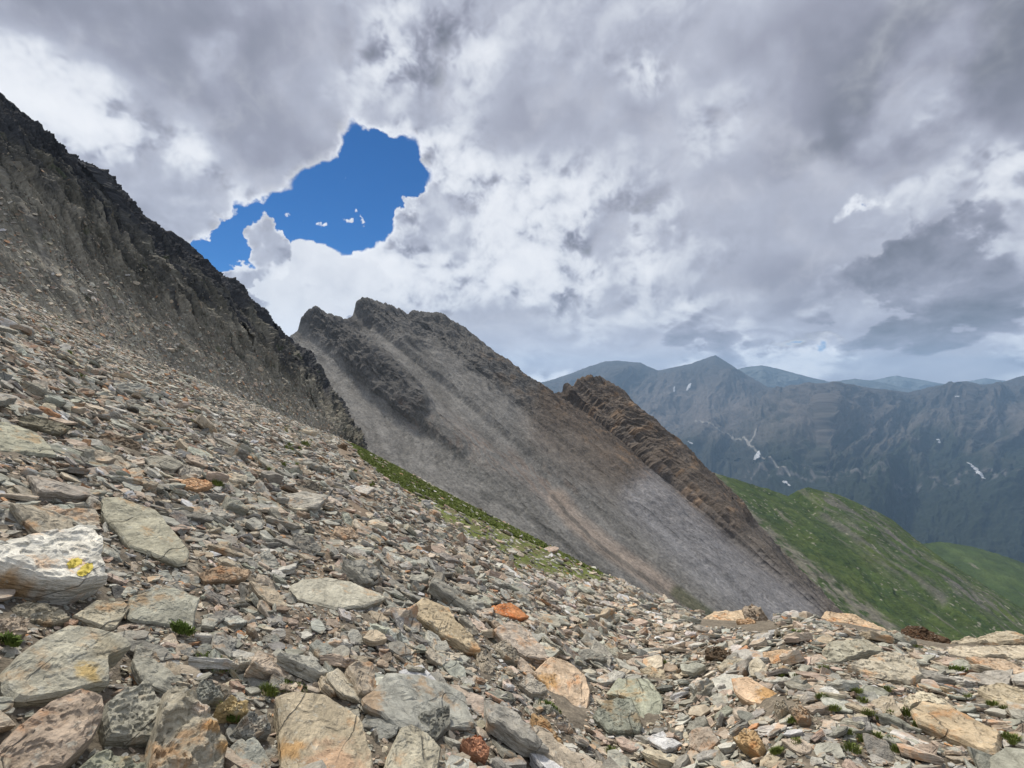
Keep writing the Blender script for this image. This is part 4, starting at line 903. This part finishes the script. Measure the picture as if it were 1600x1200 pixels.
    sz = .15 * np.exp(r.normal(0, .5, len(ii))); u = Pp[:, 0] / Pp[:, 1]
    tn, _ = stone_tint(r, len(ii), u * 0 - 1, Pp[:, 1])
    me = place(TC, np.stack([Pp[:, 0], Pp[:, 1], sz, u], 1), Pp[:, 2], r, 'cliff_rubble', tn * (.55 + .4 * sstep(CT[ii, jj], .6, .95))[:, None], n, .35)
    link('cliff_rubble', me, rockmat, kind='stuff')
scatter()

# ------------------------------------------------------------------ snow patches on the far mountains
massif_ob = next(o for o in C.objects if o.name.startswith('mountain_massif'))
snowm = mat_plain('old_snow', (.42, .44, .47), .12, .02, .6)
for k, (pts, lab) in enumerate((
        ([(1076, 600), (1081, 599), (1078, 607), (1073, 614), (1071, 611)], 'thin snow streak in a gully under the pointed summit'),
        ([(1052, 605), (1055, 604), (1054, 613), (1051, 614)], 'short thin snow streak left of the gully streak'),
        ([(1074, 690), (1083, 692), (1084, 695), (1076, 694)], 'small snow patch on the valley side close to the brown crag'),
        ([(1185, 706), (1189, 706), (1187, 716), (1180, 722), (1177, 720)], 'curved snow strip in the stream gully'),
        ([(1222, 752), (1228, 753), (1238, 762), (1234, 761)], 'snow strip on the stream bed above the green shoulder'),
        ([(1510, 723), (1517, 725), (1530, 737), (1539, 750), (1534, 750), (1522, 737)], 'long white snow strip on the dark slope at the right'),
        ([(1463, 686), (1466, 686), (1469, 694), (1466, 694)], 'tiny snow patch high on the dark slope at the right'),
        ([(1491, 620), (1499, 620), (1499, 622), (1492, 622)], 'tiny snow fleck beneath the right hand ridge'))):
    me = drape('snow_patch', pts, massif_ob, .7, 14, .5, 3 + k)
    if me: link('snow_patch', me, snowm, label=lab, cat='snow patch', group='old snow patches on the mountains')

# ------------------------------------------------------------------ grass and moss
leafm = mat_plain('grass_leaves', (.15, .185, .048), .45, 6, .8)
mossm = mat_plain('moss', (.095, .135, .030), .5, 40, .95)
def blades(n, rad, h, r, w=.10):
    """leaf blades fanning out of a cushion"""
    a = r.uniform(0, 2 * np.pi, n); d = rad * np.sqrt(r.random(n)); bx, by = d * np.cos(a), d * np.sin(a)
    lean = r.uniform(.1, .9, n); la = a + r.normal(0, .6, n); hh = h * r.uniform(.5, 1.2, n) * (1 - .5 * (d / rad) ** 2); wd = w * hh
    base = np.stack([bx, by, -.1 * hh], 1); mid = base + np.stack([np.cos(la) * lean * hh * .4, np.sin(la) * lean * hh * .4, hh * .75], 1); tip = base + np.stack([np.cos(la) * lean * hh, np.sin(la) * lean * hh, hh], 1)
    sd = np.stack([-np.sin(la), np.cos(la), 0 * la], 1) * wd[:, None]
    V = np.stack([base - sd, base + sd, mid + sd * .8, mid - sd * .8, tip], 1).reshape(-1, 3); o = (np.arange(n) * 5)[:, None]
    Fc = np.concatenate([o + [0, 1, 2], o + [0, 2, 3], o + [3, 2, 4]])
    return V, Fc
def tuft(px, py, wpx, hgt, label, seed, group=None, moss=False, name='grass_tuft', cat='grass tuft'):
    G = hit_ground(px, py); r = np.random.default_rng(seed); rad = wpx / F * G[1] * .5
    V, Fc = blades(int(160 if wpx > 14 else 60), rad, hgt, r, .16 if moss else .08)
    V = V * np.array([1, .8, 1]); n = ground_n(G[0], G[1])[0]; V[:, 2] -= (V[:, 0] * n[0] + V[:, 1] * n[1]) / n[2]
    me = make_mesh(name, V, Fc, smooth=False)
    o = link(name, me, mossm if moss else leafm, label=label, cat=cat, group=group); o.location = G + np.array([0, 0, .03 if G[1] < 8 else .05])
for k, (px, py, w, h, lab, ms) in enumerate(((285, 994, 34, .05, 'green moss under the corner of the square-edged grey slab', 1), (341, 762, 18, .09, 'green tuft beside the orange stone near the light grey block', 0),
        (337, 1046, 62, .035, 'flat mossy patch of green among pale stones left of the long grey slab', 1), (420, 1092, 26, .05, 'bright green tuft at the corner of the tan cracked slab', 0), (455, 1083, 48, .03, 'low green moss strip along the top of the tan cracked slab', 1),
        (361, 1130, 34, .05, 'green moss between the ochre stone and the blue grey one', 1), (858, 1113, 38, .05, 'round green moss cushion left of the pinkish cream slab', 1), (955, 1182, 22, .04, 'green tuft in a gap at the bottom centre', 0),
        (1237, 996, 34, .06, 'dark green cushion in the gravel behind the rim boulder', 1), (1035, 1040, 16, .04, 'small green tuft behind the green grey slab', 0), (15, 1015, 26, .04, 'green moss at the left edge above the broad pale slab', 1),
        (1420, 1125, 30, .05, 'green tuft left of the large tan slab', 0), (1330, 1180, 26, .04, 'green tuft near the bottom edge right of centre', 0), (1560, 1050, 40, .05, 'low green plants between the pale slabs at the right', 1), (1495, 1052, 30, .04, 'green moss between pale slabs near the right rim', 1),
        (35, 459, 44, .35, 'green bush-like tuft high on the left scree under the cliff', 0), (182, 534, 16, .30, 'round green tuft at the foot of the cliff', 0), (478, 697, 14, .30, 'green tuft beneath the cliff end near the trail', 0))):
    tuft(px, py, w, h, lab, 700 + k, None, bool(ms), 'moss_cushion' if ms else 'grass_tuft', 'moss' if ms else 'grass tuft')
rt = np.random.default_rng(31); c_ = 0
for k in range(400):
    if c_ >= 70: break
    if k % 2: px, py, w, h = rt.uniform(1180, 1590), rt.uniform(1010, 1190), rt.uniform(8, 22), .035
    else:
        px = rt.uniform(60, 640); top = np.interp(px, GT[:, 0], GT[:, 1]); py = top + abs(rt.normal(0, 55)) + 6; w, h = rt.uniform(3, 9), .14
    if any(inside(np.array(px), np.array(py), [tuple(p) for p in h_[0]]) for h_ in heroes): continue
    tuft(px, py, w, h, 'small low green plant growing between the stones', 900 + k, 'small green plants scattered in the scree', False, 'grass_tuft'); c_ += 1
def grass_cover():
    r = np.random.default_rng(77); n = 150000
    px = r.uniform(540, 965, n); y = np.exp(r.uniform(math.log(22), math.log(120), n)); u = (px - 800) / F; x = u * y
    z = ground_z(x, y); py = 600 - F * z / y; g = grass_strip(px, py, x, y) * sstep(fbm(x / 1.1, y / 1.1, 23, 5), -.45, .0)
    k = (r.random(n) < g * .8) & (y < np.interp(u, _u, _ye) * 1.15); x, y, z = x[k], y[k], z[k]; m = len(x)
    h = .07 * np.exp(r.normal(0, .35, m)); a = r.uniform(0, 6.28, m); w = .30
    B = np.stack([x, y, z - .02], 1); s1 = np.stack([np.cos(a), np.sin(a), 0 * a], 1) * w * .5; s2 = np.stack([-np.sin(a), np.cos(a), 0 * a], 1) * w * .5; up = np.stack([0 * h, 0 * h, h], 1)
    V = np.stack([B - s1, B + s1, B + up + s2 * .5, B - s2, B + s2, B + up - s1 * .4], 1).reshape(-1, 3); o = (np.arange(m) * 6)[:, None]
    link('grass', make_mesh('grass', V, np.concatenate([o + [0, 1, 2], o + [3, 4, 5]]), smooth=False), leafm, kind='stuff')
grass_cover()


#HAZE#
def haze():
    m = bpy.data.materials.new('air'); m.use_nodes = True; T = NT(m.node_tree)
    pv = T.n('ShaderNodeVolumePrincipled', {'Color': (.42, .67, 1.0, 1), 'Density': 6.8e-5, 'Anisotropy': .2})
    T.n('ShaderNodeOutputMaterial', {'Volume': pv.outputs[0]})
    x0, x1, y0, y1, z0, z1 = -10500, 15500, -1200, 12500, -1600, 640
    z0 = -1600
    v = [(x, y, z) for x in (x0, x1) for y in (y0, y1) for z in (z0, z1)]
    f = [(0, 1, 3, 2), (4, 6, 7, 5), (0, 4, 5, 1), (2, 3, 7, 6), (0, 2, 6, 4), (1, 5, 7, 3)]
    me = bpy.data.meshes.new('haze'); me.from_pydata(v, [], f); me.update()
    link('haze', me, m, 'stuff')
haze()
